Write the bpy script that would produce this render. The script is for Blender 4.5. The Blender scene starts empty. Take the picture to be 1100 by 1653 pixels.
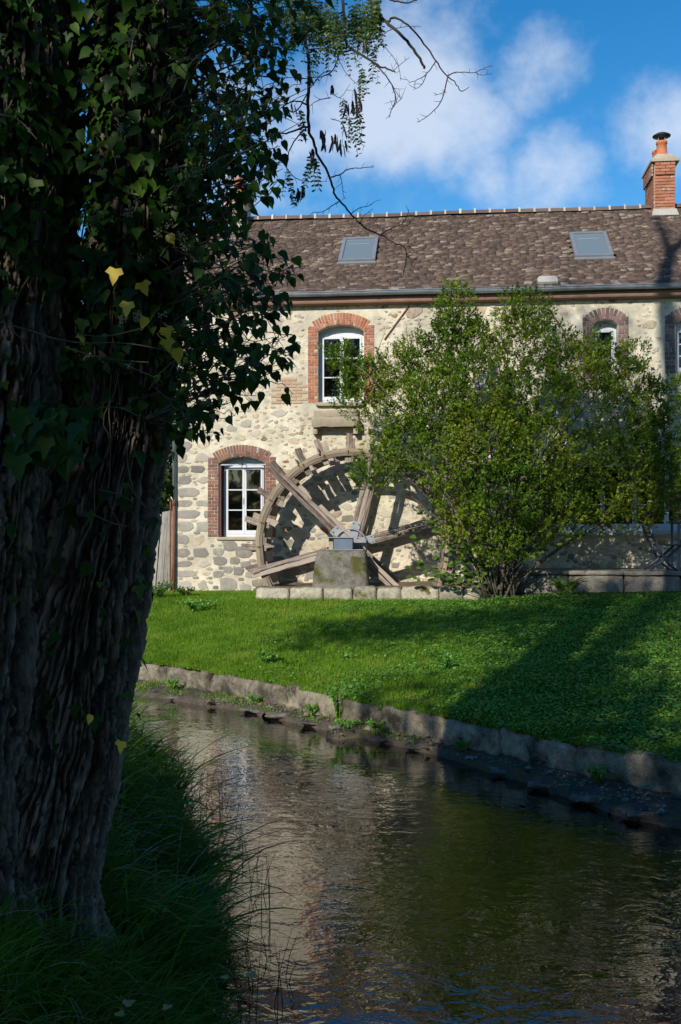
import bpy, math, random
import numpy as np
from math import radians, sin, cos, pi
from mathutils import Vector, Matrix, Euler

random.seed(7)
rng = np.random.default_rng(11)
SC = bpy.context.scene
COL = SC.collection

# ------------------------------------------------------------------ camera
F = 1650.0                       # focal length in photo pixels (photo 1100 x 1653)
EYE = np.array([0.0, 0.0, 2.3])  # water level is z = 0
PITCH = math.atan(23.5 / F)
cam_data = bpy.data.cameras.new('camera')
cam = bpy.data.objects.new('camera', cam_data)
COL.objects.link(cam)
cam.location = EYE
cam.rotation_euler = (radians(90) + PITCH, 0, 0)
cam_data.sensor_fit = 'VERTICAL'
cam_data.sensor_height = 24.0
cam_data.lens = 24.0 * F / 1653.0
cam_data.clip_start = 0.05
cam_data.clip_end = 2000
SC.camera = cam

# ------------------------------------------------------------------ light
HA = radians(6.1)                # the house front is turned 6.1 degrees
SUN_L = np.array([0.38, 1.0, -0.60])          # direction of light in house axes
SUN_W = np.array([SUN_L[0] * cos(HA) + SUN_L[1] * sin(HA),
                  -SUN_L[0] * sin(HA) + SUN_L[1] * cos(HA), SUN_L[2]])
SUN_W /= np.linalg.norm(SUN_W)
SUN_EL = math.asin(-SUN_W[2])
SUN_AZ = math.atan2(-SUN_W[0], -SUN_W[1])     # compass angle of the sun from +Y towards +X
sd = bpy.data.lights.new('sun', 'SUN')
sd.energy = 5.0
sd.angle = radians(0.53)
sd.color = (1.0, 0.93, 0.81)
so = bpy.data.objects.new('sun', sd)
COL.objects.link(so)
so.location = (-10, -20, 30)
so.rotation_euler = Vector(SUN_W).to_track_quat('-Z', 'Y').to_euler()

w = bpy.data.worlds.new('World')
SC.world = w
w.use_nodes = True
wn, wl_ = w.node_tree.nodes, w.node_tree.links
wn.clear()
out = wn.new('ShaderNodeOutputWorld')
bg = wn.new('ShaderNodeBackground')
bg.inputs['Strength'].default_value = 0.148
sky = wn.new('ShaderNodeTexSky')
sky.sky_type = 'NISHITA'
sky.sun_disc = False
sky.sun_elevation = SUN_EL
sky.sun_rotation = SUN_AZ
sky.air_density = 1.0
sky.dust_density = 0.2
sky.ozone_density = 1.6
hs = wn.new('ShaderNodeHueSaturation')
hs.inputs['Saturation'].default_value = 1.46
hs.inputs['Value'].default_value = 1.0
wl_.new(sky.outputs[0], hs.inputs['Color'])
tc = wn.new('ShaderNodeTexCoord')
# clouds: soft patches in the real sky, a broken layer all round
def wmath(op, a, b=None, clamp=False):
    n = wn.new('ShaderNodeMath'); n.operation = op; n.use_clamp = clamp
    for i, v in enumerate((a, b)):
        if v is None: continue
        if isinstance(v, (int, float)): n.inputs[i].default_value = v
        else: wl_.new(v, n.inputs[i])
    return n.outputs[0]
mp = wn.new('ShaderNodeMapping')
mp.inputs['Scale'].default_value = (1.0, 1.0, 1.15)
mp.inputs['Location'].default_value = (0.25, 0.0, 0.13)
wl_.new(tc.outputs['Generated'], mp.inputs['Vector'])
n1 = wn.new('ShaderNodeTexNoise')
n1.inputs['Scale'].default_value = 4.2
n1.inputs['Detail'].default_value = 9
n1.inputs['Roughness'].default_value = 0.58
n1.inputs['Distortion'].default_value = 0.0
wl_.new(mp.outputs[0], n1.inputs['Vector'])
def cdir(px, py):
    v = np.array([(px - 550) / F, cos(PITCH) - sin(PITCH) * (826.5 - py) / F, sin(PITCH) + cos(PITCH) * (826.5 - py) / F])
    return v / np.linalg.norm(v)
blobs = [((690, 140), 0.14, 0.46), ((840, 120), 0.07, 0.42), ((780, 170), .09, .36), ((880, 280), 0.08, 0.36), ((800, 290), .07, .3), ((1075, 215), 0.07, 0.38), ((620, 60), .07, .28),
         ((690, 290), 0.06, 0.26), ((780, 190), 0.06, 0.26), ((400, 250), 0.16, 0.2), ((300, 500), .12, .2)]
acc = None
for (c, r, amp) in blobs:
    d = wn.new('ShaderNodeVectorMath'); d.operation = 'DISTANCE'
    wl_.new(tc.outputs['Generated'], d.inputs[0]); d.inputs[1].default_value = cdir(*c)
    mr = wn.new('ShaderNodeMapRange'); mr.interpolation_type = 'SMOOTHSTEP'
    mr.inputs['From Min'].default_value = r * 1.25; mr.inputs['From Max'].default_value = 0
    mr.inputs['To Min'].default_value = 0; mr.inputs['To Max'].default_value = amp
    wl_.new(d.outputs['Value'], mr.inputs['Value'])
    acc = mr.outputs[0] if acc is None else wmath('MAXIMUM', acc, mr.outputs[0])
n2w = wn.new('ShaderNodeTexNoise'); n2w.inputs['Scale'].default_value = 11; n2w.inputs['Detail'].default_value = 8; n2w.inputs['Roughness'].default_value = .6; n2w.inputs['Distortion'].default_value = 0
wl_.new(mp.outputs[0], n2w.inputs['Vector'])
tot = wmath('ADD', wmath('ADD', wmath('MULTIPLY', n1.outputs['Fac'], 1.25), wmath('MULTIPLY', n2w.outputs['Fac'], .55)), wmath('MULTIPLY', acc, 1.05))
cr = wn.new('ShaderNodeMapRange'); cr.interpolation_type = 'SMOOTHSTEP'
cr.inputs['From Min'].default_value = 1.0; cr.inputs['From Max'].default_value = 1.40
cr.inputs['To Max'].default_value = 0.72
wl_.new(tot, cr.inputs['Value'])
mx = wn.new('ShaderNodeMixRGB')
mx.inputs['Color2'].default_value = (5.5, 5.95, 6.7, 1)
wl_.new(cr.outputs[0], mx.inputs['Fac'])
wl_.new(hs.outputs[0], mx.inputs['Color1'])
wl_.new(mx.outputs[0], bg.inputs['Color'])
wl_.new(bg.outputs[0], out.inputs['Surface'])

SC.view_settings.view_transform = 'Standard'
SC.view_settings.look = 'None'
SC.view_settings.exposure = 0.0
SC.view_settings.gamma = 1.0
SC.view_settings.use_curve_mapping = False
SC.cycles.max_bounces = 8
SC.cycles.transparent_max_bounces = 12
SC.cycles.use_denoising = True

# ------------------------------------------------------------------ geometry of the place
def ray(px, py):
    dx, dz = (px - 550) / F, (826.5 - py) / F
    return np.array([dx, cos(PITCH) - sin(PITCH) * dz, sin(PITCH) + cos(PITCH) * dz])
def at_depth(px, py, y):
    r = ray(px, py); return EYE + r * (y / r[1])
def at_height(px, py, z):
    r = ray(px, py); return EYE + r * ((z - EYE[2]) / r[2])
U = np.array([cos(HA), -sin(HA), 0.0]); NI = np.array([sin(HA), cos(HA), 0.0])
WP = np.array([0.0, 20.0, 0.0])
def _hit(px, py, v):
    r = ray(px, py); p0 = WP - NI * v
    t = np.dot(p0 - EYE, NI) / np.dot(r, NI); return EYE + r * t
O = _hit(281, 900, 0.0); O[2] = 0.0      # left front corner of the house at water level
def wl(px, py, v=0.0):                    # photo point on the plane v metres in front of the house wall -> house (x, z)
    p = _hit(px, py, v); return float(np.dot(p - O, U)), float(p[2])
def H2W(x, y, z):                         # house axes -> world
    return O + U * x + NI * y + np.array([0, 0, z])

# ------------------------------------------------------------------ helpers
def tag(o, label=None, cat=None, group=None, kind=None):
    if label: o['label'] = label
    if cat: o['category'] = cat
    if group: o['group'] = group
    if kind: o['kind'] = kind
    return o
def empty(name, loc=(0, 0, 0), rz=0, parent=None):
    o = bpy.data.objects.new(name, None); COL.objects.link(o)
    o.location = loc; o.rotation_euler = (0, 0, rz); o.empty_display_size = .1
    if parent: o.parent = parent
    return o
def mesh(name, V, F_, mat=None, smooth=False):
    V = np.asarray(V, dtype=np.float32).reshape(-1, 3)
    me = bpy.data.meshes.new(name)
    if isinstance(F_, np.ndarray):
        k = F_.shape[1]; n = F_.shape[0]
        me.vertices.add(len(V)); me.vertices.foreach_set('co', V.ravel())
        me.loops.add(n * k); me.loops.foreach_set('vertex_index', F_.astype(np.int32).ravel())
        me.polygons.add(n)
        me.polygons.foreach_set('loop_start', np.arange(0, n * k, k, dtype=np.int32))
        me.polygons.foreach_set('loop_total', np.full(n, k, dtype=np.int32))
        me.update(calc_edges=True)
    else:
        me.from_pydata(V.tolist(), [], [list(map(int, f)) for f in F_]); me.update()
    if smooth: me.polygons.foreach_set('use_smooth', np.ones(len(me.polygons), dtype=bool))
    if mat: me.materials.append(mat)
    return me
def obj(name, me, parent=None, loc=(0, 0, 0), rot=(0, 0, 0), scale=(1, 1, 1)):
    o = bpy.data.objects.new(name, me); COL.objects.link(o)
    o.location = loc; o.rotation_euler = rot; o.scale = scale
    if parent: o.parent = parent
    return o
class MB:
    def __init__(s): s.V = []; s.F = []
    def add(s, V, F_):
        n = len(s.V); s.V += [tuple(map(float, v)) for v in V]; s.F += [[i + n for i in f] for f in F_]; return s
    def box(s, x0, x1, y0, y1, z0, z1):
        V = [(x0, y0, z0), (x1, y0, z0), (x1, y1, z0), (x0, y1, z0), (x0, y0, z1), (x1, y0, z1), (x1, y1, z1), (x0, y1, z1)]
        return s.add(V, [(0, 3, 2, 1), (4, 5, 6, 7), (0, 1, 5, 4), (1, 2, 6, 5), (2, 3, 7, 6), (3, 0, 4, 7)])
    def beam(s, a, b, w, d, up=(0, 1, 0), jit=0.0, seg=1):     # a board from a to b; w across, d along 'up'
        a = np.array(a, float); b = np.array(b, float); t = b - a; L = np.linalg.norm(t); t /= L
        u = np.array(up, float); u -= t * np.dot(u, t); u /= np.linalg.norm(u); s_ = np.cross(t, u)
        V = []; Fs = []
        for i in range(seg + 1):
            c = a + t * L * i / seg
            for (p, q) in ((-1, -1), (1, -1), (1, 1), (-1, 1)):
                jj = (rng.random(3) - .5) * 2 * jit
                V.append(c + s_ * w / 2 * p + u * d / 2 * q + jj + (t * (rng.random() - .5) * jit * 4 if i in (0, seg) else 0))
        for i in range(seg):
            for k in range(4):
                k2 = (k + 1) % 4
                Fs.append((i * 4 + k, i * 4 + k2, i * 4 + 4 + k2, i * 4 + 4 + k))
        Fs.append((3, 2, 1, 0)); e = seg * 4; Fs.append((e, e + 1, e + 2, e + 3))
        return s.add(V, Fs)
    def tube(s, pts, r, n=8, cap=True):
        pts = np.array(pts, float); m = len(pts)
        rr = np.full(m, r, float) if np.isscalar(r) else np.array(r, float)
        V = []; Fs = []; prev = None
        for i in range(m):
            t = pts[min(i + 1, m - 1)] - pts[max(i - 1, 0)]; t /= (np.linalg.norm(t) + 1e-9)
            if prev is None:
                h = np.array([0, 0, 1.]) if abs(t[2]) < .9 else np.array([1., 0, 0])
                prev = np.cross(t, h)
            prev = prev - t * np.dot(prev, t); prev /= np.linalg.norm(prev); b = np.cross(t, prev)
            for k in range(n):
                a = 2 * pi * k / n; V.append(pts[i] + (prev * cos(a) + b * sin(a)) * rr[i])
        for i in range(m - 1):
            for k in range(n):
                k2 = (k + 1) % n; Fs.append((i * n + k, i * n + k2, (i + 1) * n + k2, (i + 1) * n + k))
        if cap:
            Fs.append(tuple(range(n - 1, -1, -1))); Fs.append(tuple((m - 1) * n + k for k in range(n)))
        return s.add(V, Fs)
    def lathe(s, prof, n=16, c=(0, 0, 0)):
        V = []; Fs = []
        for (r, z) in prof:
            for k in range(n):
                a = 2 * pi * k / n; V.append((c[0] + r * cos(a), c[1] + r * sin(a), c[2] + z))
        for i in range(len(prof) - 1):
            for k in range(n):
                k2 = (k + 1) % n; Fs.append((i * n + k, i * n + k2, (i + 1) * n + k2, (i + 1) * n + k))
        Fs.append(tuple(range(n - 1, -1, -1))); Fs.append(tuple((len(prof) - 1) * n + k for k in range(n)))
        return s.add(V, Fs)
    def build(s, name, mat, parent=None, smooth=False, **k):
        return obj(name, mesh(name, s.V, s.F, mat, smooth), parent, **k)

# numpy gradient-free value noise
def _hash(i, j, k, seed):
    h = (i * 374761393 + j * 668265263 + k * 2147483647 + seed * 1274126177) & 0xffffffff
    h = ((h ^ (h >> 13)) * 1274126177) & 0xffffffff
    h = ((h ^ (h >> 16)) * 2246822519) & 0xffffffff
    return ((h ^ (h >> 15)) & 0xffffff) / float(0xffffff)
def vnoise(x, y, z, seed=0):
    x, y, z = np.broadcast_arrays(np.asarray(x, float), np.asarray(y, float), np.asarray(z, float))
    xi, yi, zi = np.floor(x).astype(np.int64), np.floor(y).astype(np.int64), np.floor(z).astype(np.int64)
    fx, fy, fz = x - xi, y - yi, z - zi
    fx, fy, fz = [f * f * f * (f * (f * 6 - 15) + 10) for f in (fx, fy, fz)]
    r = 0
    for a in (0, 1):
        for b in (0, 1):
            for c in (0, 1):
                r = r + _hash(xi + a, yi + b, zi + c, seed) * (fx if a else 1 - fx) * (fy if b else 1 - fy) * (fz if c else 1 - fz)
    return r * 2 - 1
def fbm(x, y, z, o=4, seed=0, g=.5):
    s = 0; a = 1; t = 0
    for i in range(o):
        s = s + a * vnoise(x * 2 ** i, y * 2 ** i, z * 2 ** i, seed + i * 17); t += a; a *= g
    return s / t
def smooth(x): x = np.clip(x, 0, 1); return x * x * (3 - 2 * x)

# many copies of a small template mesh as one mesh
def cloud(pos, tdir, nrm, L, W, tv, tf):
    """pos (n,3) base points, tdir growth direction, nrm face normal, L length, W width; template in (x across, y along, z normal)."""
    t = tdir / (np.linalg.norm(tdir, axis=1, keepdims=True) + 1e-9)
    n = nrm - t * np.sum(nrm * t, axis=1, keepdims=True); n /= (np.linalg.norm(n, axis=1, keepdims=True) + 1e-9)
    s = np.cross(t, n)
    tv = np.array(tv, float); k = len(tv)
    V = (pos[:, None, :] + s[:, None, :] * (tv[None, :, 0:1] * W[:, None, None]) + t[:, None, :] * (tv[None, :, 1:2] * L[:, None, None])
         + n[:, None, :] * (tv[None, :, 2:3] * W[:, None, None]))
    tf = np.array(tf); Fs = (tf[None] + (np.arange(len(pos)) * k)[:, None, None]).reshape(-1, tf.shape[1])
    return V.reshape(-1, 3), Fs
def runit(n):
    v = rng.normal(size=(n, 3)); return v / np.linalg.norm(v, axis=1, keepdims=True)

# ------------------------------------------------------------------ materials
def new_mat(name):
    m = bpy.data.materials.new(name); m.use_nodes = True
    nt = m.node_tree; b = nt.nodes['Principled BSDF']; return m, nt, b
def noise(nt, scale, detail=5, rough=.55, vec=None, dist=0.0):
    n = nt.nodes.new('ShaderNodeTexNoise')
    n.inputs['Scale'].default_value = scale; n.inputs['Detail'].default_value = detail; n.inputs['Roughness'].default_value = rough
    n.inputs['Distortion'].default_value = dist
    if vec is not None: nt.links.new(vec, n.inputs['Vector'])
    return n.outputs['Fac']
def coords(nt, scale=(1, 1, 1), kind='Object'):
    t = nt.nodes.new('ShaderNodeTexCoord'); m = nt.nodes.new('ShaderNodeMapping')
    m.inputs['Scale'].default_value = scale; nt.links.new(t.outputs[kind], m.inputs['Vector']); return m.outputs[0]
def world_coords(nt, scale=(1, 1, 1)):
    g = nt.nodes.new('ShaderNodeNewGeometry'); m = nt.nodes.new('ShaderNodeMapping')
    m.inputs['Scale'].default_value = scale; nt.links.new(g.outputs['Position'], m.inputs['Vector']); return m.outputs[0]
def ramp(nt, fac, stops, interp='LINEAR'):
    r = nt.nodes.new('ShaderNodeValToRGB'); r.color_ramp.interpolation = interp
    e = r.color_ramp.elements
    while len(e) < len(stops): e.new(.5)
    for i, (p, c) in enumerate(stops):
        e[i].position = p; e[i].color = (*c, 1) if len(c) == 3 else c
    nt.links.new(fac, r.inputs['Fac']); return r.outputs['Color']
def mix(nt, fac, a, b, mode='MIX'):
    m = nt.nodes.new('ShaderNodeMixRGB'); m.blend_type = mode
    for s, v in ((m.inputs['Fac'], fac), (m.inputs['Color1'], a), (m.inputs['Color2'], b)):
        if isinstance(v, (int, float)): s.default_value = v
        elif isinstance(v, tuple): s.default_value = (*v, 1)
        else: nt.links.new(v, s)
    return m.outputs[0]
def math_(nt, op, a, b=0.0, clamp=False):
    m = nt.nodes.new('ShaderNodeMath'); m.operation = op; m.use_clamp = clamp
    for s, v in ((m.inputs[0], a), (m.inputs[1], b)):
        if isinstance(v, (int, float)): s.default_value = v
        else: nt.links.new(v, s)
    return m.outputs[0]
def bump(nt, b, h, strength=.5, dist=.01):
    n = nt.nodes.new('ShaderNodeBump'); n.inputs['Strength'].default_value = strength; n.inputs['Distance'].default_value = dist
    nt.links.new(h, n.inputs['Height'])
    nt.links.new(n.outputs[0], b.inputs['Normal']); return n
def rand_piece(nt):
    g = nt.nodes.new('ShaderNodeNewGeometry'); o = nt.nodes.new('ShaderNodeObjectInfo')
    return math_(nt, 'FRACT', math_(nt, 'ADD', g.outputs['Random Per Island'], o.outputs['Random']))

def m_masonry(name, stops, rough=.9, nscale=14, dirt=(.08, .075, .06), dirt_amt=.35, bs=.6, bd=.008, grain=70, interp='LINEAR'):
    """colour by piece (random), mottled by noise, stained, with fine relief"""
    m, nt, b = new_mat(name)
    rp = rand_piece(nt); wc = world_coords(nt)
    n = noise(nt, nscale, 6, .6, wc); n2 = noise(nt, 2.2, 4, .6, wc); n3 = noise(nt, grain, 3, .6, wc)
    f = math_(nt, 'ADD', rp, math_(nt, 'MULTIPLY', math_(nt, 'SUBTRACT', n, .5), .7), True)
    c = ramp(nt, f, stops, interp)
    c = mix(nt, math_(nt, 'MULTIPLY', math_(nt, 'SUBTRACT', n2, .42), dirt_amt * 4, True), c, dirt) if dirt_amt else c
    c = mix(nt, .6, c, ramp(nt, n3, [(.3, (.55, .55, .55)), (.7, (1.3, 1.3, 1.3))]), 'MULTIPLY')
    nt.links.new(c, b.inputs['Base Color']); b.inputs['Roughness'].default_value = rough
    b.inputs['Specular IOR Level'].default_value = .25
    bump(nt, b, math_(nt, 'ADD', n, math_(nt, 'MULTIPLY', n3, .5)), bs, bd)
    return m
def m_leaf(name, stops, trans=.35, rough=.45, pos_var=.5, pscale=1.2, spec=.4):
    m, nt, b = new_mat(name)
    rp = rand_piece(nt); n = noise(nt, pscale, 3, .5, world_coords(nt))
    f = math_(nt, 'ADD', math_(nt, 'MULTIPLY', rp, 1 - pos_var), math_(nt, 'MULTIPLY', ramp(nt, n, [(.3, (0, 0, 0)), (.7, (1, 1, 1))]), pos_var))
    c = ramp(nt, f, stops)
    nt.links.new(c, b.inputs['Base Color']); b.inputs['Roughness'].default_value = rough
    b.inputs['Specular IOR Level'].default_value = spec
    tr = nt.nodes.new('ShaderNodeBsdfTranslucent'); nt.links.new(c, tr.inputs['Color'])
    ms = nt.nodes.new('ShaderNodeMixShader'); ms.inputs[0].default_value = trans
    nt.links.new(b.outputs[0], ms.inputs[1]); nt.links.new(tr.outputs[0], ms.inputs[2])
    nt.links.new(ms.outputs[0], nt.nodes['Material Output'].inputs['Surface'])
    return m
def m_plain(name, col, rough=.5, metal=0, var=.25, nscale=9, bs=.15, spec=.5):
    m, nt, b = new_mat(name)
    wc = world_coords(nt); n = noise(nt, nscale, 6, .6, wc)
    c = mix(nt, 1.0, col, ramp(nt, n, [(.25, (1 - var,) * 3), (.75, (1 + var,) * 3)]), 'MULTIPLY')
    nt.links.new(c, b.inputs['Base Color']); b.inputs['Roughness'].default_value = rough; b.inputs['Metallic'].default_value = metal
    b.inputs['Specular IOR Level'].default_value = spec
    if bs: bump(nt, b, n, bs, .004)
    return m
def m_wood(name, stops, along='X', rough=.85, bs=.7):
    m, nt, b = new_mat(name)
    sc = {'X': (2, 38, 38), 'Y': (38, 2, 38), 'Z': (38, 38, 2)}[along]
    v = coords(nt, sc); n = noise(nt, 1.0, 6, .65, v, .4); n2 = noise(nt, 7, 4, .6, world_coords(nt)); rp = rand_piece(nt)
    f = math_(nt, 'ADD', math_(nt, 'MULTIPLY', n, .8), math_(nt, 'ADD', math_(nt, 'MULTIPLY', n2, .35), math_(nt, 'MULTIPLY', math_(nt, 'SUBTRACT', rp, .5), .3)))
    c = ramp(nt, f, stops); nt.links.new(c, b.inputs['Base Color']); b.inputs['Roughness'].default_value = rough
    b.inputs['Specular IOR Level'].default_value = .2
    bump(nt, b, n, bs, .006); return m

def m_wall():
    """lime render between the stones: cream, sandy, stained grey low down, small half-buried stones"""
    m, nt, b = new_mat('lime_mortar')
    wc = world_coords(nt)
    n = noise(nt, 5, 6, .6, wc); n2 = noise(nt, 1.1, 5, .6, wc); g = noise(nt, 60, 4, .6, wc)
    c = ramp(nt, n, [(.3, (.52, .455, .33)), (.5, (.65, .585, .45)), (.72, (.74, .685, .55))])
    c = mix(nt, ramp(nt, n2, [(.44, (0, 0, 0)), (.68, (.6, .6, .6))]), c, (.34, .31, .26))
    # little stones only half showing through the mortar
    vo = nt.nodes.new('ShaderNodeTexVoronoi'); vo.inputs['Scale'].default_value = 7.5; vo.inputs['Randomness'].default_value = .95
    vm = nt.nodes.new('ShaderNodeMapping'); vm.inputs['Scale'].default_value = (1, 1, 1.5)
    nt.links.new(wc, vm.inputs['Vector'])
    dv = nt.nodes.new('ShaderNodeVectorMath'); dv.operation = 'ADD'
    nz = nt.nodes.new('ShaderNodeTexNoise'); nz.inputs['Scale'].default_value = 9; nt.links.new(wc, nz.inputs['Vector'])
    sc_ = nt.nodes.new('ShaderNodeVectorMath'); sc_.operation = 'SCALE'; sc_.inputs['Scale'].default_value = .09
    nt.links.new(nz.outputs['Color'], sc_.inputs[0]); nt.links.new(vm.outputs[0], dv.inputs[0]); nt.links.new(sc_.outputs[0], dv.inputs[1])
    nt.links.new(dv.outputs[0], vo.inputs['Vector'])
    k = ramp(nt, vo.outputs['Distance'], [(.22, (1, 1, 1)), (.34, (0, 0, 0))])
    pick = nt.nodes.new('ShaderNodeSeparateColor'); nt.links.new(vo.outputs['Color'], pick.inputs[0])
    on = math_(nt, 'GREATER_THAN', pick.outputs[0], .55)
    sm = math_(nt, 'MULTIPLY', k, on)
    scol = ramp(nt, pick.outputs[1], [(0, (.30, .25, .18)), (.35, (.40, .37, .31)), (.6, (.46, .38, .24)), (.85, (.22, .20, .18)), (1, (.30, .15, .07))])
    c = mix(nt, math_(nt, 'MULTIPLY', sm, .75), c, scol)
    c = mix(nt, .5, c, ramp(nt, g, [(.3, (.7, .7, .7)), (.7, (1.2, 1.2, 1.2))]), 'MULTIPLY')
    nt.links.new(c, b.inputs['Base Color']); b.inputs['Roughness'].default_value = .95; b.inputs['Specular IOR Level'].default_value = .15
    h = math_(nt, 'ADD', math_(nt, 'MULTIPLY', n, 1.9), math_(nt, 'ADD', math_(nt, 'MULTIPLY', g, .35), math_(nt, 'MULTIPLY', sm, .5)))
    bump(nt, b, h, .9, .02); return m

M = {}
M['mortar'] = m_wall()
M['stone'] = m_masonry('field_stone', [(0, (.40, .36, .29)), (.3, (.47, .43, .35)), (.55, (.56, .50, .39)), (.74, (.47, .38, .25)), (.86, (.36, .32, .28)), (.95, (.38, .24, .13)), (1, (.22, .14, .10))], dirt_amt=.12)
M['grey_stone'] = m_masonry('grey_stone', [(0, (.20, .185, .16)), (.4, (.29, .27, .235)), (.75, (.40, .37, .31)), (1, (.25, .225, .19))], dirt_amt=.2, nscale=8)
M['brick_orange'] = m_masonry('orange_brick', [(0, (.33, .13, .08)), (.4, (.43, .17, .10)), (.75, (.50, .22, .13)), (.92, (.29, .14, .11)), (1, (.50, .40, .30))], dirt_amt=.08)
M['brick_red'] = m_masonry('red_brown_brick', [(0, (.17, .095, .085)), (.35, (.26, .12, .085)), (.6, (.21, .13, .12)), (.8, (.34, .15, .08)), (.96, (.23, .17, .15)), (1, (.5, .45, .35))], dirt_amt=.15)
M['brick_brown'] = m_masonry('purple_brown_brick', [(0, (.13, .095, .09)), (.5, (.22, .145, .13)), (1, (.30, .19, .15))], dirt_amt=.1)
M['brick_pale'] = m_masonry('pale_brick', [(0, (.44, .30, .20)), (.5, (.50, .34, .23)), (1, (.52, .40, .28))], dirt_amt=.1)
M['pale_mortar'] = m_masonry('pale_mortar', [(0, (.50, .44, .34)), (1, (.60, .54, .42))], dirt_amt=.1)
M['tile'] = m_masonry('clay_tile', [(0, (.068, .050, .044)), (.3, (.10, .070, .058)), (.6, (.128, .088, .070)), (.84, (.165, .112, .085)), (.95, (.22, .165, .125)), (1, (.32, .28, .23))], dirt=(.045, .038, .033), dirt_amt=.18, nscale=22)
M['ridge'] = m_masonry('ridge_clay', [(0, (.11, .08, .07)), (1, (.19, .13, .11))])
M['white_mortar'] = m_masonry('white_mortar', [(0, (.42, .40, .36)), (1, (.56, .54, .49))], dirt_amt=.1)
M['zinc'] = m_plain('zinc', (.30, .345, .39), .5, .55, .3, 5, 0)
M['cornice'] = m_masonry('painted_cornice', [(0, (.30, .17, .125)), (1, (.42, .26, .20))], nscale=4)
M['white_paint'] = m_plain('white_paint', (.60, .62, .66), .35, 0, .05, 6, 0)
M['sill'] = m_masonry('stone_sill', [(0, (.33, .28, .20)), (1, (.46, .40, .30))], dirt_amt=.35, dirt=(.12, .11, .08))
M['maroon'] = m_plain('maroon_paint', (.075, .018, .018), .5, 0, .3, 12, 0)
M['dark_iron'] = m_plain('dark_iron', (.03, .03, .032), .6, .3, .3)
M['rust'] = m_plain('rusty_iron', (.17, .075, .045), .85, .1, .5, 25)
M['pot'] = m_plain('terracotta', (.50, .16, .06), .75, 0, .25, 12)
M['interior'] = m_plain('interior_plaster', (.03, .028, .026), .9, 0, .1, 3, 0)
M['curtain'] = m_plain('beige_blind', (.50, .45, .34), .9, 0, .1, 3, 0)
M['metal_grey'] = m_plain('galvanised_steel', (.27, .285, .31), .5, .4, .2, 7, 0)
M['metal_blue'] = m_plain('blue_grey_paint', (.13, .16, .23), .4, .2, .12, 5, 0)
M['skylight'] = m_plain('skylight_frame', (.25, .265, .285), .45, .3, .15, 8, 0)
def m_glass(name, col, rough=.03, ior=1.9):
    m, nt, b = new_mat(name)
    b.inputs['Base Color'].default_value = (*col, 1); b.inputs['Roughness'].default_value = rough; b.inputs['IOR'].default_value = ior
    n = noise(nt, 1.3, 2, .5, world_coords(nt)); bump(nt, b, n, .12, .05)
    g = nt.nodes.new('ShaderNodeBsdfTransparent'); ms = nt.nodes.new('ShaderNodeMixShader')
    fr = nt.nodes.new('ShaderNodeFresnel'); fr.inputs['IOR'].default_value = ior
    gl = nt.nodes.new('ShaderNodeBsdfGlossy'); gl.inputs['Roughness'].default_value = rough
    nt.links.new(b.inputs['Normal'].links[0].from_socket, gl.inputs['Normal'])
    g.inputs['Color'].default_value = (*col, 1)
    nt.links.new(fr.outputs[0], ms.inputs[0]); nt.links.new(g.outputs[0], ms.inputs[1]); nt.links.new(gl.outputs[0], ms.inputs[2])
    nt.links.new(ms.outputs[0], nt.nodes['Material Output'].inputs['Surface'])
    return m
M['glass'] = m_glass('window_glass', (.42, .46, .48))
def m_skyglass():
    m, nt, b = new_mat('skylight_glass'); b.inputs['Base Color'].default_value = (.16, .20, .22, 1); b.inputs['Roughness'].default_value = .12
    b.inputs['IOR'].default_value = 1.7; return m
M['skyglass'] = m_skyglass()
M['old_wood'] = m_wood('weathered_oak', [(.30, (.055, .042, .034)), (.5, (.19, .145, .12)), (.68, (.38, .32, .27))], 'X')
M['rim_wood'] = m_wood('rim_oak', [(.2, (.11, .085, .06)), (.5, (.27, .215, .15)), (.8, (.42, .35, .25))], 'X')
M['fence_wood'] = m_wood('grey_paling', [(.2, (.13, .12, .105)), (.5, (.29, .27, .24)), (.8, (.42, .40, .35))], 'Z')
def m_mossy(name, base, moss=(.085, .085, .018), thr=(.50, .58), dark=(.06, .056, .048)):
    m, nt, b = new_mat(name); wc = world_coords(nt)
    n = noise(nt, 9, 7, .62, wc); n2 = noise(nt, 3.1, 5, .6, wc); g = noise(nt, 55, 4, .65, wc); rp = rand_piece(nt)
    c = ramp(nt, math_(nt, 'ADD', math_(nt, 'MULTIPLY', n, .8), math_(nt, 'MULTIPLY', rp, .25)), [(.25, dark), (.45, tuple(x * .65 for x in base)), (.62, base), (.8, tuple(min(1, x * 1.35) for x in base))])
    c = mix(nt, ramp(nt, math_(nt, 'ADD', math_(nt, 'MULTIPLY', n2, .7), math_(nt, 'MULTIPLY', n, .3)), [(thr[0], (0, 0, 0)), (thr[1], (1, 1, 1))]), c, moss)
    c = mix(nt, .6, c, ramp(nt, g, [(.3, (.5, .5, .5)), (.7, (1.35, 1.35, 1.35))]), 'MULTIPLY')
    nt.links.new(c, b.inputs['Base Color']); b.inputs['Roughness'].default_value = .92; b.inputs['Specular IOR Level'].default_value = .2
    bump(nt, b, math_(nt, 'ADD', n, math_(nt, 'MULTIPLY', g, .6)), .9, .02); return m
M['pillar'] = m_mossy('mossy_pillar_stone', (.24, .22, .19))
M['kerb'] = m_mossy('mossy_kerb_stone', (.42, .38, .29), thr=(.56, .64))
M['terrace'] = m_mossy('terrace_stone', (.27, .245, .205), thr=(.60, .72))
M['bankwall'] = m_mossy('old_bank_wall', (.34, .295, .22), moss=(.05, .045, .032), thr=(.48, .60), dark=(.06, .052, .042))
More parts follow.
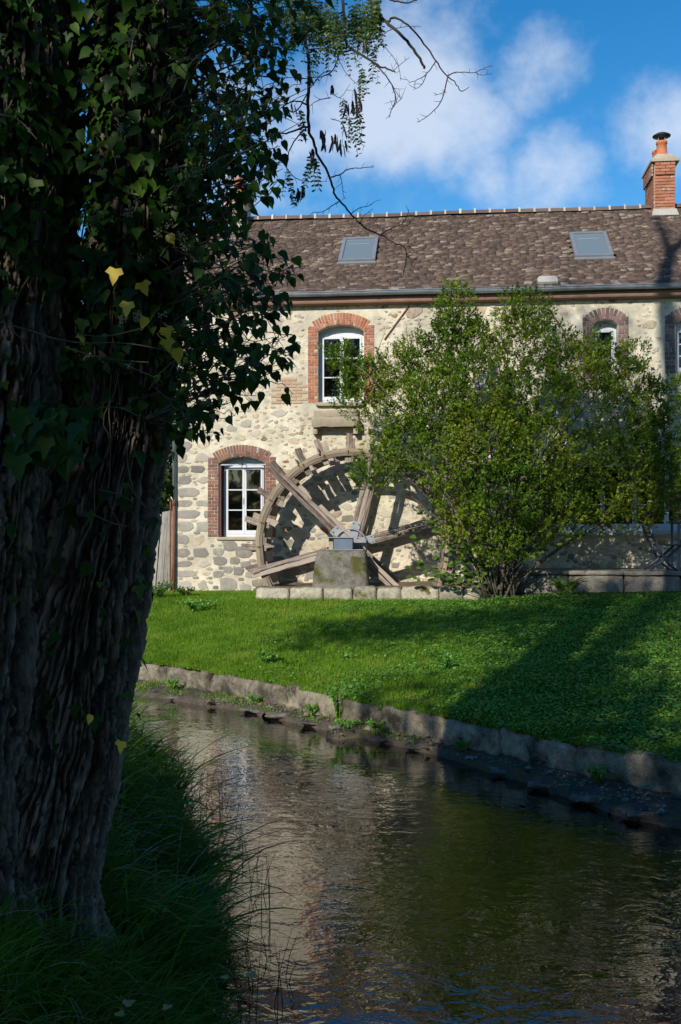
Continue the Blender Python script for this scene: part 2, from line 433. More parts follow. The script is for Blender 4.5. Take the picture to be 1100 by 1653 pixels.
M['ledge'] = m_mossy('ledge_mud', (.085, .07, .055), moss=(.06, .085, .015), thr=(.54, .64), dark=(.02, .018, .015))
M['ledge_stone'] = m_mossy('ledge_stone', (.15, .135, .115), moss=(.05, .07, .015), thr=(.58, .66))
M['soil'] = m_mossy('garden_soil', (.22, .17, .11), moss=(.05, .07, .015), thr=(.6, .7))
M['pebble'] = m_mossy('pebble', (.28, .25, .2), thr=(.8, .9))
def m_ground():
    m, nt, b = new_mat('turf_ground'); wc = world_coords(nt)
    n = noise(nt, 2.5, 6, .6, wc); g = noise(nt, 40, 4, .6, wc)
    c = ramp(nt, n, [(.3, (.018, .035, .007)), (.55, (.032, .06, .009)), (.75, (.055, .075, .014))])
    c = mix(nt, .6, c, ramp(nt, g, [(.3, (.5, .5, .5)), (.7, (1.4, 1.4, 1.4))]), 'MULTIPLY')
    nt.links.new(c, b.inputs['Base Color']); b.inputs['Roughness'].default_value = 1; b.inputs['Specular IOR Level'].default_value = .1
    bump(nt, b, g, .8, .02); return m
M['turf'] = m_ground()
M['grass'] = m_leaf('lawn_grass', [(0, (.075, .18, .008)), (.5, (.14, .28, .013)), (.8, (.22, .34, .022)), (1, (.36, .36, .10))], .35, .5, .55, 1.6, .3)
M['clover'] = m_leaf('clover_leaf', [(0, (.075, .22, .022)), (.6, (.14, .33, .045)), (1, (.24, .40, .085))], .3, .5, .4, 2, .35)
M['long_grass'] = m_leaf('long_bank_grass', [(0, (.045, .12, .010)), (.6, (.09, .21, .015)), (.86, (.16, .26, .025)), (.95, (.28, .25, .08)), (1, (.38, .30, .13))], .35, .6, .25, 2, .15)
M['dry_stem'] = m_leaf('dry_stem', [(0, (.26, .20, .10)), (1, (.50, .41, .24))], .1)
M['bush'] = m_leaf('bush_leaf', [(0, (.040, .10, .007)), (.35, (.085, .17, .010)), (.65, (.17, .25, .015)), (1, (.31, .31, .03))], .42, .45, .55, .9, .3)
M['hazel'] = m_leaf('hazel_leaf', [(0, (.06, .14, .015)), (1, (.12, .21, .03))], .4, .5, .3, 3)
M['ivy'] = m_leaf('ivy_leaf', [(0, (.010, .036, .005)), (.55, (.023, .070, .007)), (.85, (.048, .108, .010)), (1, (.12, .16, .02))], .25, .48, .15, 2, .16)
M['yellow_leaf'] = m_leaf('yellow_leaf', [(0, (.66, .46, .04)), (1, (.80, .62, .06))], .35, .5)
M['brown_leaf'] = m_leaf('dead_leaf', [(0, (.16, .10, .05)), (1, (.30, .20, .11))], .2, .6)
M['tan_leaf'] = m_leaf('tan_leaf', [(0, (.42, .27, .12)), (1, (.55, .38, .18))], .3, .6, .2, 1, .1)
M['locust_leaf'] = m_leaf('locust_leaflet', [(0, (.04, .10, .015)), (.7, (.08, .15, .02)), (1, (.17, .17, .03))], .4)
M['pod'] = m_plain('seed_pod', (.035, .018, .015), .6, 0, .3)
M['twig'] = m_plain('dark_twig', (.045, .035, .028), .9, 0, .3, 20)
M['ivy_stem'] = m_plain('ivy_stem', (.10, .085, .06), .85, 0, .3, 20)
M['bush_stem'] = m_plain('bush_stem', (.11, .095, .065), .9, 0, .35, 14)
M['tree_dark'] = m_leaf('distant_tree_leaf', [(0, (.02, .045, .012)), (1, (.055, .09, .02))], .25, .6, .5, .4)
M['chair'] = m_plain('blue_grey_chair_paint', (.035, .045, .075), .45, 0, .2)
M['floor'] = m_plain('timber_floor', (.12, .08, .05), .8)

def m_bark():
    m, nt, b = new_mat('furrowed_bark')
    wc = world_coords(nt, (1, 1, .22)); w1 = world_coords(nt)
    n = noise(nt, 30, 6, .62, wc, .3); n2 = noise(nt, 3, 4, .6, w1); g = noise(nt, 120, 3, .6, wc)
    at = nt.nodes.new('ShaderNodeAttribute'); at.attribute_name = 'ridge'
    c = ramp(nt, math_(nt, 'ADD', math_(nt, 'MULTIPLY', n, .55), math_(nt, 'MULTIPLY', at.outputs['Fac'], .45)), [(.27, (.016, .012, .010)), (.52, (.105, .082, .066)), (.76, (.31, .255, .215))])  # furrow shade and ridge highlights put into the colour, over the relief
    c = mix(nt, ramp(nt, n2, [(.55, (0, 0, 0)), (.7, (.5, .5, .5))]), c, (.12, .125, .09))
    nt.links.new(c, b.inputs['Base Color']); b.inputs['Roughness'].default_value = .95; b.inputs['Specular IOR Level'].default_value = .15
    bump(nt, b, math_(nt, 'ADD', n, math_(nt, 'MULTIPLY', g, .4)), 1.0, .02); return m
M['bark'] = m_bark()
def m_water():
    m, nt, b = new_mat('stream_water')
    wc = world_coords(nt)
    mp_ = nt.nodes.new('ShaderNodeMapping'); mp_.inputs['Rotation'].default_value = (0, 0, radians(28)); mp_.inputs['Scale'].default_value = (1.0, 1.25, 1)
    nt.links.new(wc, mp_.inputs['Vector'])
    a = noise(nt, 2.6, 4, .55, mp_.outputs[0], .6); c2 = noise(nt, 9, 2, .5, mp_.outputs[0], .7); c3 = noise(nt, 34, 2, .5, wc)
    am = noise(nt, .55, 2, .5, wc)
    h = math_(nt, 'ADD', math_(nt, 'MULTIPLY', a, 1.3), math_(nt, 'ADD', math_(nt, 'MULTIPLY', math_(nt, 'MULTIPLY', c2, .9), ramp(nt, am, [(.35, (.15, .15, .15)), (.65, (1, 1, 1))])), math_(nt, 'MULTIPLY', math_(nt, 'MULTIPLY', c3, .03), math_(nt, 'MULTIPLY', am, 1.8))))
    bn = nt.nodes.new('ShaderNodeBump'); bn.inputs['Strength'].default_value = 1.0; bn.inputs['Distance'].default_value = .0060
    nt.links.new(h, bn.inputs['Height'])
    gl = nt.nodes.new('ShaderNodeBsdfGlossy'); gl.inputs['Roughness'].default_value = .005; nt.links.new(bn.outputs[0], gl.inputs['Normal'])
    fr = nt.nodes.new('ShaderNodeFresnel'); fr.inputs['IOR'].default_value = 1.45; nt.links.new(bn.outputs[0], fr.inputs['Normal'])
    fac = math_(nt, 'MULTIPLY', fr.outputs[0], 2.2, True); ms = nt.nodes.new('ShaderNodeMixShader'); nt.links.new(fac, ms.inputs[0])
    nt.links.new(b.outputs[0], ms.inputs[1]); nt.links.new(gl.outputs[0], ms.inputs[2]); nt.links.new(ms.outputs[0], nt.nodes['Material Output'].inputs['Surface'])
    bed = ramp(nt, noise(nt, 1.5, 5, .6, wc), [(.35, (.003, .004, .003)), (.6, (.007, .008, .005)), (.8, (.016, .013, .007))])
    nt.links.new(bed, b.inputs['Base Color']); b.inputs['Roughness'].default_value = .03; b.inputs['IOR'].default_value = 1.0
    nt.links.new(bn.outputs[0], b.inputs['Normal']); return m
M['water'] = m_water()

# ================================================================== SETTING
# lines of the place (world x, y); seen in the photo, carried on beyond it
topline = [(215, 1066), (330, 1083), (450, 1104), (560, 1130), (680, 1149), (800, 1175), (920, 1200), (1000, 1215), (1100, 1233)]
shore = [(215, 1122), (300, 1136), (400, 1152), (480, 1171), (560, 1187), (640, 1206), (720, 1226), (800, 1254), (900, 1291), (1000, 1321), (1100, 1347)]
WT = [tuple(at_height(px, py, .36)[:2]) for px, py in topline]
SH = [tuple(at_height(px, py, .0)[:2]) for px, py in shore]
WT = [(-150, 30), (-30, 19.6), (-8, 17.0)] + WT + [(3.7, 7.5), (6, 6.0), (12, 3.4), (40, -6), (150, -20)]
SH = [(-150, 28.9), (-30, 18.6), (-8, 16.1)] + SH + [(3.5, 6.9), (5.6, 5.4), (11.5, 2.8), (40, -6.7), (150, -20.8)]
NB = [(-150, 23), (-30, 16.0), (-8, 14.2), (-4, 12.8), (-2.35, 11.4), (-1.62, 9.6), (-1.0, 7.6), (-.68, 6.0), (-.50, 4.8), (-.35, 3.7), (.3, 2.2), (3, .8), (8, -2), (40, -14), (150, -30)]
def resample(P, n, x0, x1):
    P = np.array(P, float); d = np.r_[0, np.cumsum(np.linalg.norm(np.diff(P, axis=0), axis=1))]
    def px(s): return np.interp(s, d, P[:, 0])
    ss = np.linspace(0, d[-1], 20000); xs = px(ss)
    s0 = ss[np.searchsorted(xs, x0)]; s1 = ss[min(np.searchsorted(xs, x1), 19999)]
    s = np.linspace(s0, s1, n); return np.c_[np.interp(s, d, P[:, 0]), np.interp(s, d, P[:, 1])]
def smoothline(P, it=2):
    P = np.array(P, float)
    for _ in range(it):
        Q = [P[0]]
        for i in range(len(P) - 1):
            Q.append(P[i] * .75 + P[i + 1] * .25); Q.append(P[i] * .25 + P[i + 1] * .75)
        Q.append(P[-1]); P = np.array(Q)
    return P
WT, SH, NB = smoothline(WT), smoothline(SH), smoothline(NB)

def lawn_edge_z(x): return .36 + .0 * x
def house_line_z(x):     # ground height along the house front
    return np.interp(x, [-40, -4, 2.4, 3.6, 7, 40], [1.0, 1.0, 1.04, 1.12, 1.20, 1.3])
def house_y(x): return 20.0 - x * math.tan(HA)
# lawn: a sheet from the top of the bank wall up to the house
xs = np.r_[np.linspace(-150, -9, 18), np.linspace(-8, 8, 200), np.linspace(9, 150, 18)]
def wt_y(x): return np.interp(x, WT[:, 0], WT[:, 1])
nt_ = 90
def lawn_pt(x, t):
    y0 = wt_y(x); y1 = house_y(x) + 6.5
    y = y0 + (y1 - y0) * t
    T = np.clip((y - y0) / np.maximum(house_y(x) - 1.7 - y0, .5), 0, 1)
    z = lawn_edge_z(x) + (house_line_z(x) - lawn_edge_z(x)) * (T ** .85)
    z = z + .045 * fbm(x * .7, y * .7, 0, 3, 5) * np.clip(T * 4, 0, 1) * np.clip((1 - T) * 5, 0, 1) + .018 * fbm(x * 3, y * 3, 0, 3, 6) * np.clip((1 - T) * 9, .1, 1)
    return y, z
X, T = np.meshgrid(xs, np.linspace(0, 1, nt_), indexing='ij')
Y, Z = lawn_pt(X, T)
def gridfaces(n, m):
    i = np.arange(n - 1)[:, None] * m + np.arange(m - 1)[None, :]
    return np.stack([i, i + m, i + m + 1, i + 1], -1).reshape(-1, 4)
lawn = obj('lawn', mesh('lawn', np.stack([X, Y, Z], -1), gridfaces(len(xs), nt_), M['turf'], True)); tag(lawn, kind='structure')
def lawn_z(x, y):
    y0 = wt_y(x); y1 = house_y(x) + 6.5; return lawn_pt(x, (y - y0) / (y1 - y0))[1]
# far ground behind the house
gx = np.array([-700, -150, -60, 0, 60, 150, 700.]); gy = np.array([0, 20, 60, 200, 900.])
GX, GY = np.meshgrid(gx, gy, indexing='ij'); GYY = house_y(np.clip(GX, -150, 150)) + 6.4 + GY
tag(obj('field', mesh('field', np.stack([GX, GYY, np.full_like(GX, .98)], -1), gridfaces(len(gx), len(gy)), M['turf'])), kind='structure')

# near bank and stream bed in one height field
def sdist(x, y, P):
    """signed distance to polyline; positive on the near (camera) side"""
    best = np.full(x.shape, 1e9); sg = np.zeros(x.shape)
    for a, b in zip(P[:-1], P[1:]):
        d = b - a; L2 = (d ** 2).sum()
        t = np.clip(((x - a[0]) * d[0] + (y - a[1]) * d[1]) / L2, 0, 1)
        qx, qy = x - a[0] - d[0] * t, y - a[1] - d[1] * t
        dd = np.hypot(qx, qy); c = -(d[0] * qy - d[1] * qx)
        m = dd < best; best = np.where(m, dd, best); sg = np.where(m, np.sign(c), sg)
    return best * sg
def bank_z(x, y):
    d = sdist(x, y, NB)
    top = .70 - .012 * np.clip(y - 4.5, 0, 20)
    z = np.where(d > 0, -.03 + top * smooth(d / 1.15), -.03 + d * 1.2)
    return np.maximum(z, -.5) + np.where(d > 0, .06 * fbm(x * 1.6, y * 1.6, 0, 3, 9) * np.clip(d * 2, 0, 1), 0)
bx = np.r_[-700, -200, -60, -30, -20, np.linspace(-14, 8, 150), 14, 30, 60, 200, 700.]
by = np.r_[-700, -200, -60, -25, -12, np.linspace(-6, 17, 160), 24, 35.]
BX, BY = np.meshgrid(bx, by, indexing='ij'); BZ = bank_z(BX, BY)
tag(obj('stream_bank', mesh('stream_bank', np.stack([BX, BY, BZ], -1), gridfaces(len(bx), len(by)), M['turf'], True)), kind='structure')
wmb = MB(); wmb.add([(-700, -60, 0), (700, -60, 0), (700, 40, 0), (-700, 40, 0)], [(0, 1, 2, 3)])
tag(wmb.build('stream_water', M['water']), kind='structure')

# ledge of mud and stones along the foot of the bank wall
def line_pts(P, xs_): return np.interp(xs_, P[:, 0], P[:, 1])
ls = np.r_[np.linspace(-30, -8.2, 8), np.linspace(-8, 8, 420)]
# pair the two lines by arc-like parameter (x of wall line, perpendicular drop to the shore)
def shore_for(x):
    y = wt_y(x); g = (wt_y(x + .05) - wt_y(x - .05)) / .1; nx, ny = g, -1.0; L = np.hypot(nx, ny); nx, ny = nx / L, ny / L
    best = np.full(x.shape, .5)
    for k in range(60):
        dd = .15 + k * .03; xx = x + nx * dd; yy = y + ny * dd
        inside = yy > line_pts(SH, xx); best = np.where(inside, dd, best)
    return nx, ny, best
nx_, ny_, dist_ = shore_for(ls)
kk = np.linspace(0, 1, 26)
LX = ls[:, None] + nx_[:, None] * dist_[:, None] * kk[None] * .99; LY = wt_y(ls)[:, None] + ny_[:, None] * dist_[:, None] * kk[None] * .99
LZ = .11 - .05 * kk[None] + .03 * fbm(LX * 5, LY * 5, 0, 4, 21) + .02 * np.abs(fbm(LX * 16, LY * 16, 0, 3, 22))
edge = fbm(LX * 2.6, LY * 2.6, 3, 4, 23) * .22
drop = smooth((kk[None] - .86 + edge) / .09); LZ = LZ * (1 - drop) + (-.25) * drop
LZ[:, 0] -= .1
tag(obj('ledge', mesh('ledge', np.stack([LX, LY, LZ], -1), gridfaces(len(ls), 26), M['ledge'], True)), kind='structure')
def ledge_pt(x, k):
    n1_, n2_, d_ = shore_for(np.array([x])); return np.array([x + n1_[0] * d_[0] * k, wt_y(x) + n2_[0] * d_[0] * k, .11 - .05 * k])

# ------------------------------------------------------------------ rough stone block maker
def rough_block(name, lx, ly, lz, mat, seed, amp=.02, nseg=None, sub=None):
    """block with x length lx, y depth ly, z height lz, base centre at origin, rounded and weathered"""
    n = [max(2, int(round(a / (sub or .07)))) for a in (lx, ly, lz)]
    V = {}; Vs = []; Fs = []
    def vid(i, j, k):
        key = (i, j, k)
        if key not in V: V[key] = len(Vs); Vs.append((i / n[0] - .5, j / n[1] - .5, k / n[2]))
        return V[key]
    for i in range(n[0]):
        for j in range(n[1]):
            Fs.append((vid(i, j, n[2]), vid(i + 1, j, n[2]), vid(i + 1, j + 1, n[2]), vid(i, j + 1, n[2])))
    for i in range(n[0]):
        for k in range(n[2]):
            Fs.append((vid(i, 0, k), vid(i + 1, 0, k), vid(i + 1, 0, k + 1), vid(i, 0, k + 1)))
            Fs.append((vid(i, n[1], k), vid(i, n[1], k + 1), vid(i + 1, n[1], k + 1), vid(i + 1, n[1], k)))
    for j in range(n[1]):
        for k in range(n[2]):
            Fs.append((vid(0, j, k), vid(0, j, k + 1), vid(0, j + 1, k + 1), vid(0, j + 1, k)))
            Fs.append((vid(n[0], j, k), vid(n[0], j + 1, k), vid(n[0], j + 1, k + 1), vid(n[0], j, k + 1)))
    P = np.array(Vs); e = np.c_[np.abs(P[:, 0]) * 2, np.abs(P[:, 1]) * 2, np.abs(P[:, 2] - .5) * 2]
    P = P * np.array([lx, ly, lz]); c = np.array([0, 0, lz / 2]); Q = P - c
    edges = (e > .98).sum(1) >= 2
    shr = np.where(edges, min(lx, ly, lz) * .07, 0)[:, None]
    Q = Q - np.sign(Q) * shr * (e > .98)
    d = np.stack([fbm(Q[:, 0] * 7 + seed * 3.1, Q[:, 1] * 7, Q[:, 2] * 7, 3, seed + s) for s in (1, 2, 3)], 1)
    return mesh(name, Q + c + d * amp * 2, Fs, mat, True)

# ------------------------------------------------------------------ bank wall
rw = empty('bank_wall', (0, 9, .1)); tag(rw, 'low weathered grey stone wall holding the lawn above the stream', 'retaining wall')
dl = np.linalg.norm(np.diff(WT, axis=0), axis=1); sl = np.r_[0, np.cumsum(dl)]
s_of = lambda x: np.interp(x, WT[:, 0], sl)
s = s_of(-14.0); s_end = s_of(10.0); i = 0
back = []
while s < s_end:
    L = random.uniform(.6, 1.7)
    a = np.array([np.interp(s, sl, WT[:, 0]), np.interp(s, sl, WT[:, 1])]); b = np.array([np.interp(s + L, sl, WT[:, 0]), np.interp(s + L, sl, WT[:, 1])])
    mid = (a + b) / 2; ang = math.atan2(b[1] - a[1], b[0] - a[0]); LL = np.linalg.norm(b - a)
    hh = .335 + random.uniform(-.03, .025); dep = .30
    me = rough_block('stone', LL - .002, dep, hh, M['bankwall'], i + 40, .022, sub=.045)
    nrm = np.array([-sin(ang), cos(ang)])
    p = mid + nrm * (dep / 2 - .03 + random.uniform(-.012, .012))
    obj('stone', me, rw, (p[0], p[1] - 9, .035 - .1), (random.uniform(-.02, .02), 0, ang + random.uniform(-.006, .006)))
    s += L; i += 1

# stones on the ledge
def blob_mesh(name, mat, seed, flat=.5, n=10):
    r = np.random.default_rng(seed); V = [(0, 0, flat)]; rings = [(.62, .9), (1.0, .38), (.95, -.1)]
    ph = r.random(n) * .35 + .82
    for (q, h) in rings:
        for k in range(n):
            a = 2 * pi * k / n; V.append((cos(a) * q * ph[k], sin(a) * q * ph[k], h * flat + r.normal() * .03))
    Fs = [(0, 1 + k, 1 + (k + 1) % n) for k in range(n)]
    for g in range(2):
        for k in range(n):
            k2 = (k + 1) % n; Fs.append((1 + g * n + k, 1 + (g + 1) * n + k, 1 + (g + 1) * n + k2, 1 + g * n + k2))
    return mesh(name, V, Fs, mat, True)
lst = [rough_block('ledge_stone', 1.5, 1.3, .5, M['ledge_stone'], 900 + k * 7, .16, sub=.16) for k in range(6)]
big = [(-1.35, .55, .22), (-.9, .75, .2), (-.55, .62, .26), (-.2, .8, .18), (.05, .5, .15), (.9, .8, .13), (1.05, .55, .12), (1.3, .35, .11), (1.7, .75, .14), (2.05, .8, .16), (2.4, .82, .2), (2.2, .4, .09), (1.6, .3, .08), (.6, .75, .12), (-1.9, .8, .15), (2.75, .85, .18)]
where = ['flat stone on the ledge at the water, left end near the sunlit wall', 'flat stone at the water edge below the sunlit grass', 'largest flat stone jutting from the ledge into the stream', 'flat stone beside the green tufts on the ledge', 'small stone set back among the grass tufts of the ledge',
         'pale stone on the ledge under the sunlit patch of the bank wall', 'small pale stone near the middle of the ledge', 'stone lying close to the wall foot mid ledge', 'dark stone at the water edge right of mid ledge', 'flat stone at the water edge below the dead leaves',
         'broad flat stone on the ledge at lower right', 'small stone in the mud at lower right', 'small stone at the foot of the bank wall right of middle', 'narrow stone at the water edge by the green weeds', 'stone at the far left end of the ledge', 'last stone of the ledge at the right edge']
for k, (x, q, r) in enumerate(big):
    p = ledge_pt(x, q)
    o = obj('ledge_stone', lst[k % 6], None, (p[0], p[1], p[2] - .04), (random.uniform(-.1, .1), random.uniform(-.1, .1), random.uniform(-.5, .1)), (r * 1.1, r * .7, r * random.uniform(.3, .5)))
    tag(o, where[k], 'stone', 'flat stones on the ledge')
# pebbles and litter on the ledge
PV, PF = [], []
n = 1500; x = rng.uniform(-3, 3.2, n); q = rng.uniform(.05, .92, n); k_ = fbm(x * 3, q * 2, 0, 3, 77) > -.08; x, q = x[k_], q[k_]; n = len(x)
n1_, n2_, d_ = shore_for(x); pos = np.c_[x + n1_ * d_ * q, wt_y(x) + n2_ * d_ * q, .125 - .05 * q + rng.normal(size=n) * .012]
tv = [(-1, 0, 0), (0, -1, 0), (1, 0, 0), (0, 1, 0), (0, 0, .8)]; tf = [(0, 1, 4), (1, 2, 4), (2, 3, 4), (3, 0, 4)]
sz = rng.uniform(.006, .020, n) * np.where(rng.random(n) < .08, 2.6, 1); td = runit(n) * np.array([1, 1, .1]); V_, F_ = cloud(pos, td, np.tile([0, 0, 1.], (n, 1)), sz, sz * rng.uniform(.6, 1.2, n), tv, tf)
tag(obj('gravel', mesh('gravel', V_, F_, M['pebble'])), 'loose pebbles scattered on the ledge by the stream', 'gravel', kind='stuff')

# ================================================================== HOUSE
house = empty('stone_house', (O[0], O[1], 0), -HA)
tag(house, 'long two-storey rubble stone mill house with brown tiled roof and brick window surrounds', 'house')
HL = 19.0; HD = 6.0; ZB = .2
EZ, EY = 6.85, -.24         # lower tile edge
RY, RZ = 3.0, 9.27          # ridge
SLOPE = math.atan2(RZ - EZ, RY - EY)
def roof_z(y): return EZ + (y - EY) * math.tan(SLOPE)
def on_roof(px, py):         # photo point on the roof plane -> house (x, distance up the slope)
    r = ray(px, py); p0 = H2W(0, EY, EZ); n = NI * -sin(SLOPE) + np.array([0, 0, cos(SLOPE)])
    p = EYE + r * (np.dot(p0 - EYE, n) / np.dot(r, n)); q = p - p0
    return float(np.dot(q, U)), float(np.dot(q, NI * cos(SLOPE) + np.array([0, 0, sin(SLOPE)])))
# openings: x0, x1, z0 (bottom), zs (spring), zc (crown)
def opening(x0, x1, yb, ys, yc):
    a, zb = wl(x0, yb); b, _ = wl(x1, yb); return dict(x0=a, x1=b, z0=zb, zs=wl((x0 + x1) / 2, ys)[1], zc=wl((x0 + x1) / 2, yc)[1])
W1 = opening(513.5, 588, 650, 535, 524)
W2 = opening(352, 429, 867, 748, 737)
W3 = opening(958, 998, 612, 524, 516)
W4 = opening(1091, 1132, 603, 524, 515)
W5 = opening(868, 1190, 857, 742, 742)
OPS = [W1, W2, W3, W4, W5]
# wall: front face split round the openings, with thickness towards the inside
wall_top = EZ + .12
xb = sorted({0.0, HL} | {v for o in OPS for v in (o['x0'], o['x1'])}); zb_ = sorted({ZB, wall_top} | {v for o in OPS for v in (o['z0'], o['zc'])})
def inop(x, z): return any(o['x0'] < x < o['x1'] and o['z0'] < z < o['zc'] for o in OPS)
wm = MB()
for a, b in zip(xb[:-1], xb[1:]):
    for c, d in zip(zb_[:-1], zb_[1:]):
        if not inop((a + b) / 2, (c + d) / 2): wm.add([(a, 0, c), (b, 0, c), (b, 0, d), (a, 0, d)], [(0, 1, 2, 3)])
REV = .24
for o in OPS:
    x0, x1, z0, z1 = o['x0'], o['x1'], o['z0'], o['zc']
    wm.add([(x0, 0, z0), (x0, .4, z0), (x0, .4, z1), (x0, 0, z1)], [(0, 3, 2, 1)]); wm.add([(x1, 0, z0), (x1, .4, z0), (x1, .4, z1), (x1, 0, z1)], [(0, 1, 2, 3)])
    wm.add([(x0, 0, z0), (x1, 0, z0), (x1, .4, z0), (x0, .4, z0)], [(0, 1, 2, 3)]); wm.add([(x0, 0, z1), (x1, 0, z1), (x1, .4, z1), (x0, .4, z1)], [(0, 3, 2, 1)])
wm.box(0, .4, .001, HD, ZB, wall_top); wm.box(HL - .4, HL, .001, HD, ZB, wall_top); wm.box(.4, HL - .4, HD - .4, HD, ZB, wall_top)
# gable triangles
for x in (.0, HL - .4):
    wm.add([(x, .001, wall_top), (x + .4, .001, wall_top), (x + .4, HD, wall_top), (x, HD, wall_top), (x, HD / 2, RZ - .1), (x + .4, HD / 2, RZ - .1)], [(0, 4, 3), (1, 2, 5), (0, 1, 5, 4), (3, 4, 5, 2)])
wall = wm.build('wall', M['mortar'], house)
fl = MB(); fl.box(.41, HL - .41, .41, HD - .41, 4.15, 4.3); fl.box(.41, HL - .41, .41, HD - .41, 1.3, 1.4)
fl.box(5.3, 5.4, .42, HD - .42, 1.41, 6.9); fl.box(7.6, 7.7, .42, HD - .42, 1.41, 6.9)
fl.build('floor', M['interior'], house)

# ---- wall stones: rounded faces proud of the mortar
def stone_mesh(seed, mat, square=0.0):
    r = np.random.default_rng(seed); n = 9; V = [(0, -1.0, 0)]
    rad = r.uniform(.60, 1.12, n) if not square else r.uniform(.86, 1.06, n)
    def sh(a): 
        c, s_ = cos(a), sin(a)
        if square: k = 1 / max(abs(c), abs(s_)) ; k = 1 + (k - 1) * square; return c * k, s_ * k
        return c, s_
    for q, h in ((.6, -.95), (.9, -.72), (1.0, .15)):
        for k in range(n):
            c, s_ = sh(2 * pi * (k + .5) / n); V.append((c * rad[k] * q, h + r.normal() * .06, s_ * rad[k] * q))
    Fs = [(0, 1 + k, 1 + (k + 1) % n) for k in range(n)]
    for g in range(2):
        for k in range(n):
            k2 = (k + 1) % n; Fs.append((1 + g * n + k, 1 + (g + 1) * n + k, 1 + (g + 1) * n + k2, 1 + g * n + k2))
    return mesh('stone', V, Fs, mat, False)
STM = [stone_mesh(100 + k, M['stone']) for k in range(10)]
GSM = [stone_mesh(130 + k, M['grey_stone'], .9) for k in range(8)]
cand = []
def clear(x, z, rx, rz):
    for i, o in enumerate(OPS):
        pad = .24 if i < 4 else .05
        if o['x0'] - pad - rx < x < o['x1'] + pad + rx and o['z0'] - .12 - rz < z < o['zc'] + (.28 if i < 4 else .35) + rz: return False
    return True
PT = (wl(503, 700)[0], wl(582, 700)[0], wl(540, 704)[1], wl(540, 652)[1])     # stone trough under the upper window
BP = (wl(438, 600)[0], wl(494, 600)[0], wl(470, 652)[1], wl(470, 608)[1])     # patch of old brick
def clear2(x, z, rx, rz):
    for p in (PT, BP):
        if p[0] - rx < x < p[1] + rx and p[2] - rz < z < p[3] + rz: return False
    return clear(x, z, rx, rz)
# quoins and squared blocks at the left corner, grey
placed = []
for _ in range(600):
    x, z = random.uniform(.9, 2.5), random.uniform(1.0, 2.0); rx = random.uniform(.10, .19); rz = rx * random.uniform(.6, .8)
    if z + rz < 2.08 and not any(((x - a) / (rx + c)) ** 2 + ((z - b) / (rz + d)) ** 2 < .95 for a, b, c, d, _k in placed): placed.append((x, z, rx, rz, 'g'))
z = 1.02
while z < 6.6:
    h = random.uniform(.17, .26); xx = .02; last = random.choice([.55, .7, .78])
    while xx < last:
        wd = random.uniform(.30, .56)
        if xx + wd > .80: wd = .80 - xx
        if wd < .14: break
        placed.append((xx + wd / 2 + random.uniform(-.02, .02), z + h / 2, wd / 2 - random.uniform(.012, .05), h / 2 - random.uniform(.01, .035), ('g' if random.random() < .8 else 's') if z < 3.9 else 's')); xx += wd + random.uniform(.0, .03)
    z += h + .015
def overlaps(x, z, rx, rz, k=.92):
    for (a, b, c, d, _) in placed:
        if ((x - a) / (rx + c)) ** 2 + ((z - b) / (rz + d)) ** 2 < k: return True
    return False
tries = 0
while tries < 26000 and len(placed) < 2100:
    tries += 1
    big_ = tries < 2200
    x = random.uniform(.1, 14.2); z = random.uniform(.95, 6.62)
    f = 1.0 if x < 7.4 else .8
    rx = random.uniform(.09, .20) * f if big_ else random.uniform(.032, .085); rz = rx * random.uniform(.42, .8)
    if x > 7.2 and z > 3.8 and random.random() < .82: continue       # smoother render over the right half
    low = (z < 2.05 and x < 2.2)
    if low: rx *= 1.25; rz *= 1.2
    if (x < .84 and big_) or not clear2(x, z, rx, rz) or overlaps(x, z, rx, rz, 1.0): continue
    placed.append((x, z, rx, rz, 'g' if (low or (z < 3.4 and random.random() < .25)) else 's'))
order = sorted(range(len(placed)), key=lambda i: -placed[i][2] * placed[i][3] * (1 if placed[i][0] < 6.5 else .35))
solo = set(order[:300]); jv, jf, jm = [], [], []
gidx = {'s': [], 'g': []}
for i, (x, z, rx, rz, kind) in enumerate(placed):
    me = random.choice(STM if kind == 's' else GSM); rot = random.uniform(-.25, .25) if kind == 's' else random.uniform(-.07, .07)
    proud = random.uniform(.004, .014)
    if i in solo:
        obj('stone', me, wall, (x, -.001, z), (0, rot, 0), (rx, proud, rz))
    else: gidx[kind].append((me, x, z, rx, rz, rot, proud))
for kind, lst_ in gidx.items():
    Vs, Fs = [], []
    for me, x, z, rx, rz, rot, proud in lst_:
        n0 = len(Vs)
        for v in me.vertices:
            vx, vy, vz = v.co.x * rx, v.co.y * proud, v.co.z * rz
            Vs.append((x + vx * cos(rot) + vz * sin(rot), -.001 + vy, z - vx * sin(rot) + vz * cos(rot)))
        Fs += [[n0 + k for k in p.vertices] for p in me.polygons]
    if Vs: tag(obj('small_stones', mesh('small_stones', Vs, Fs, M['stone'] if kind == 's' else M['grey_stone']), wall), kind='stuff')

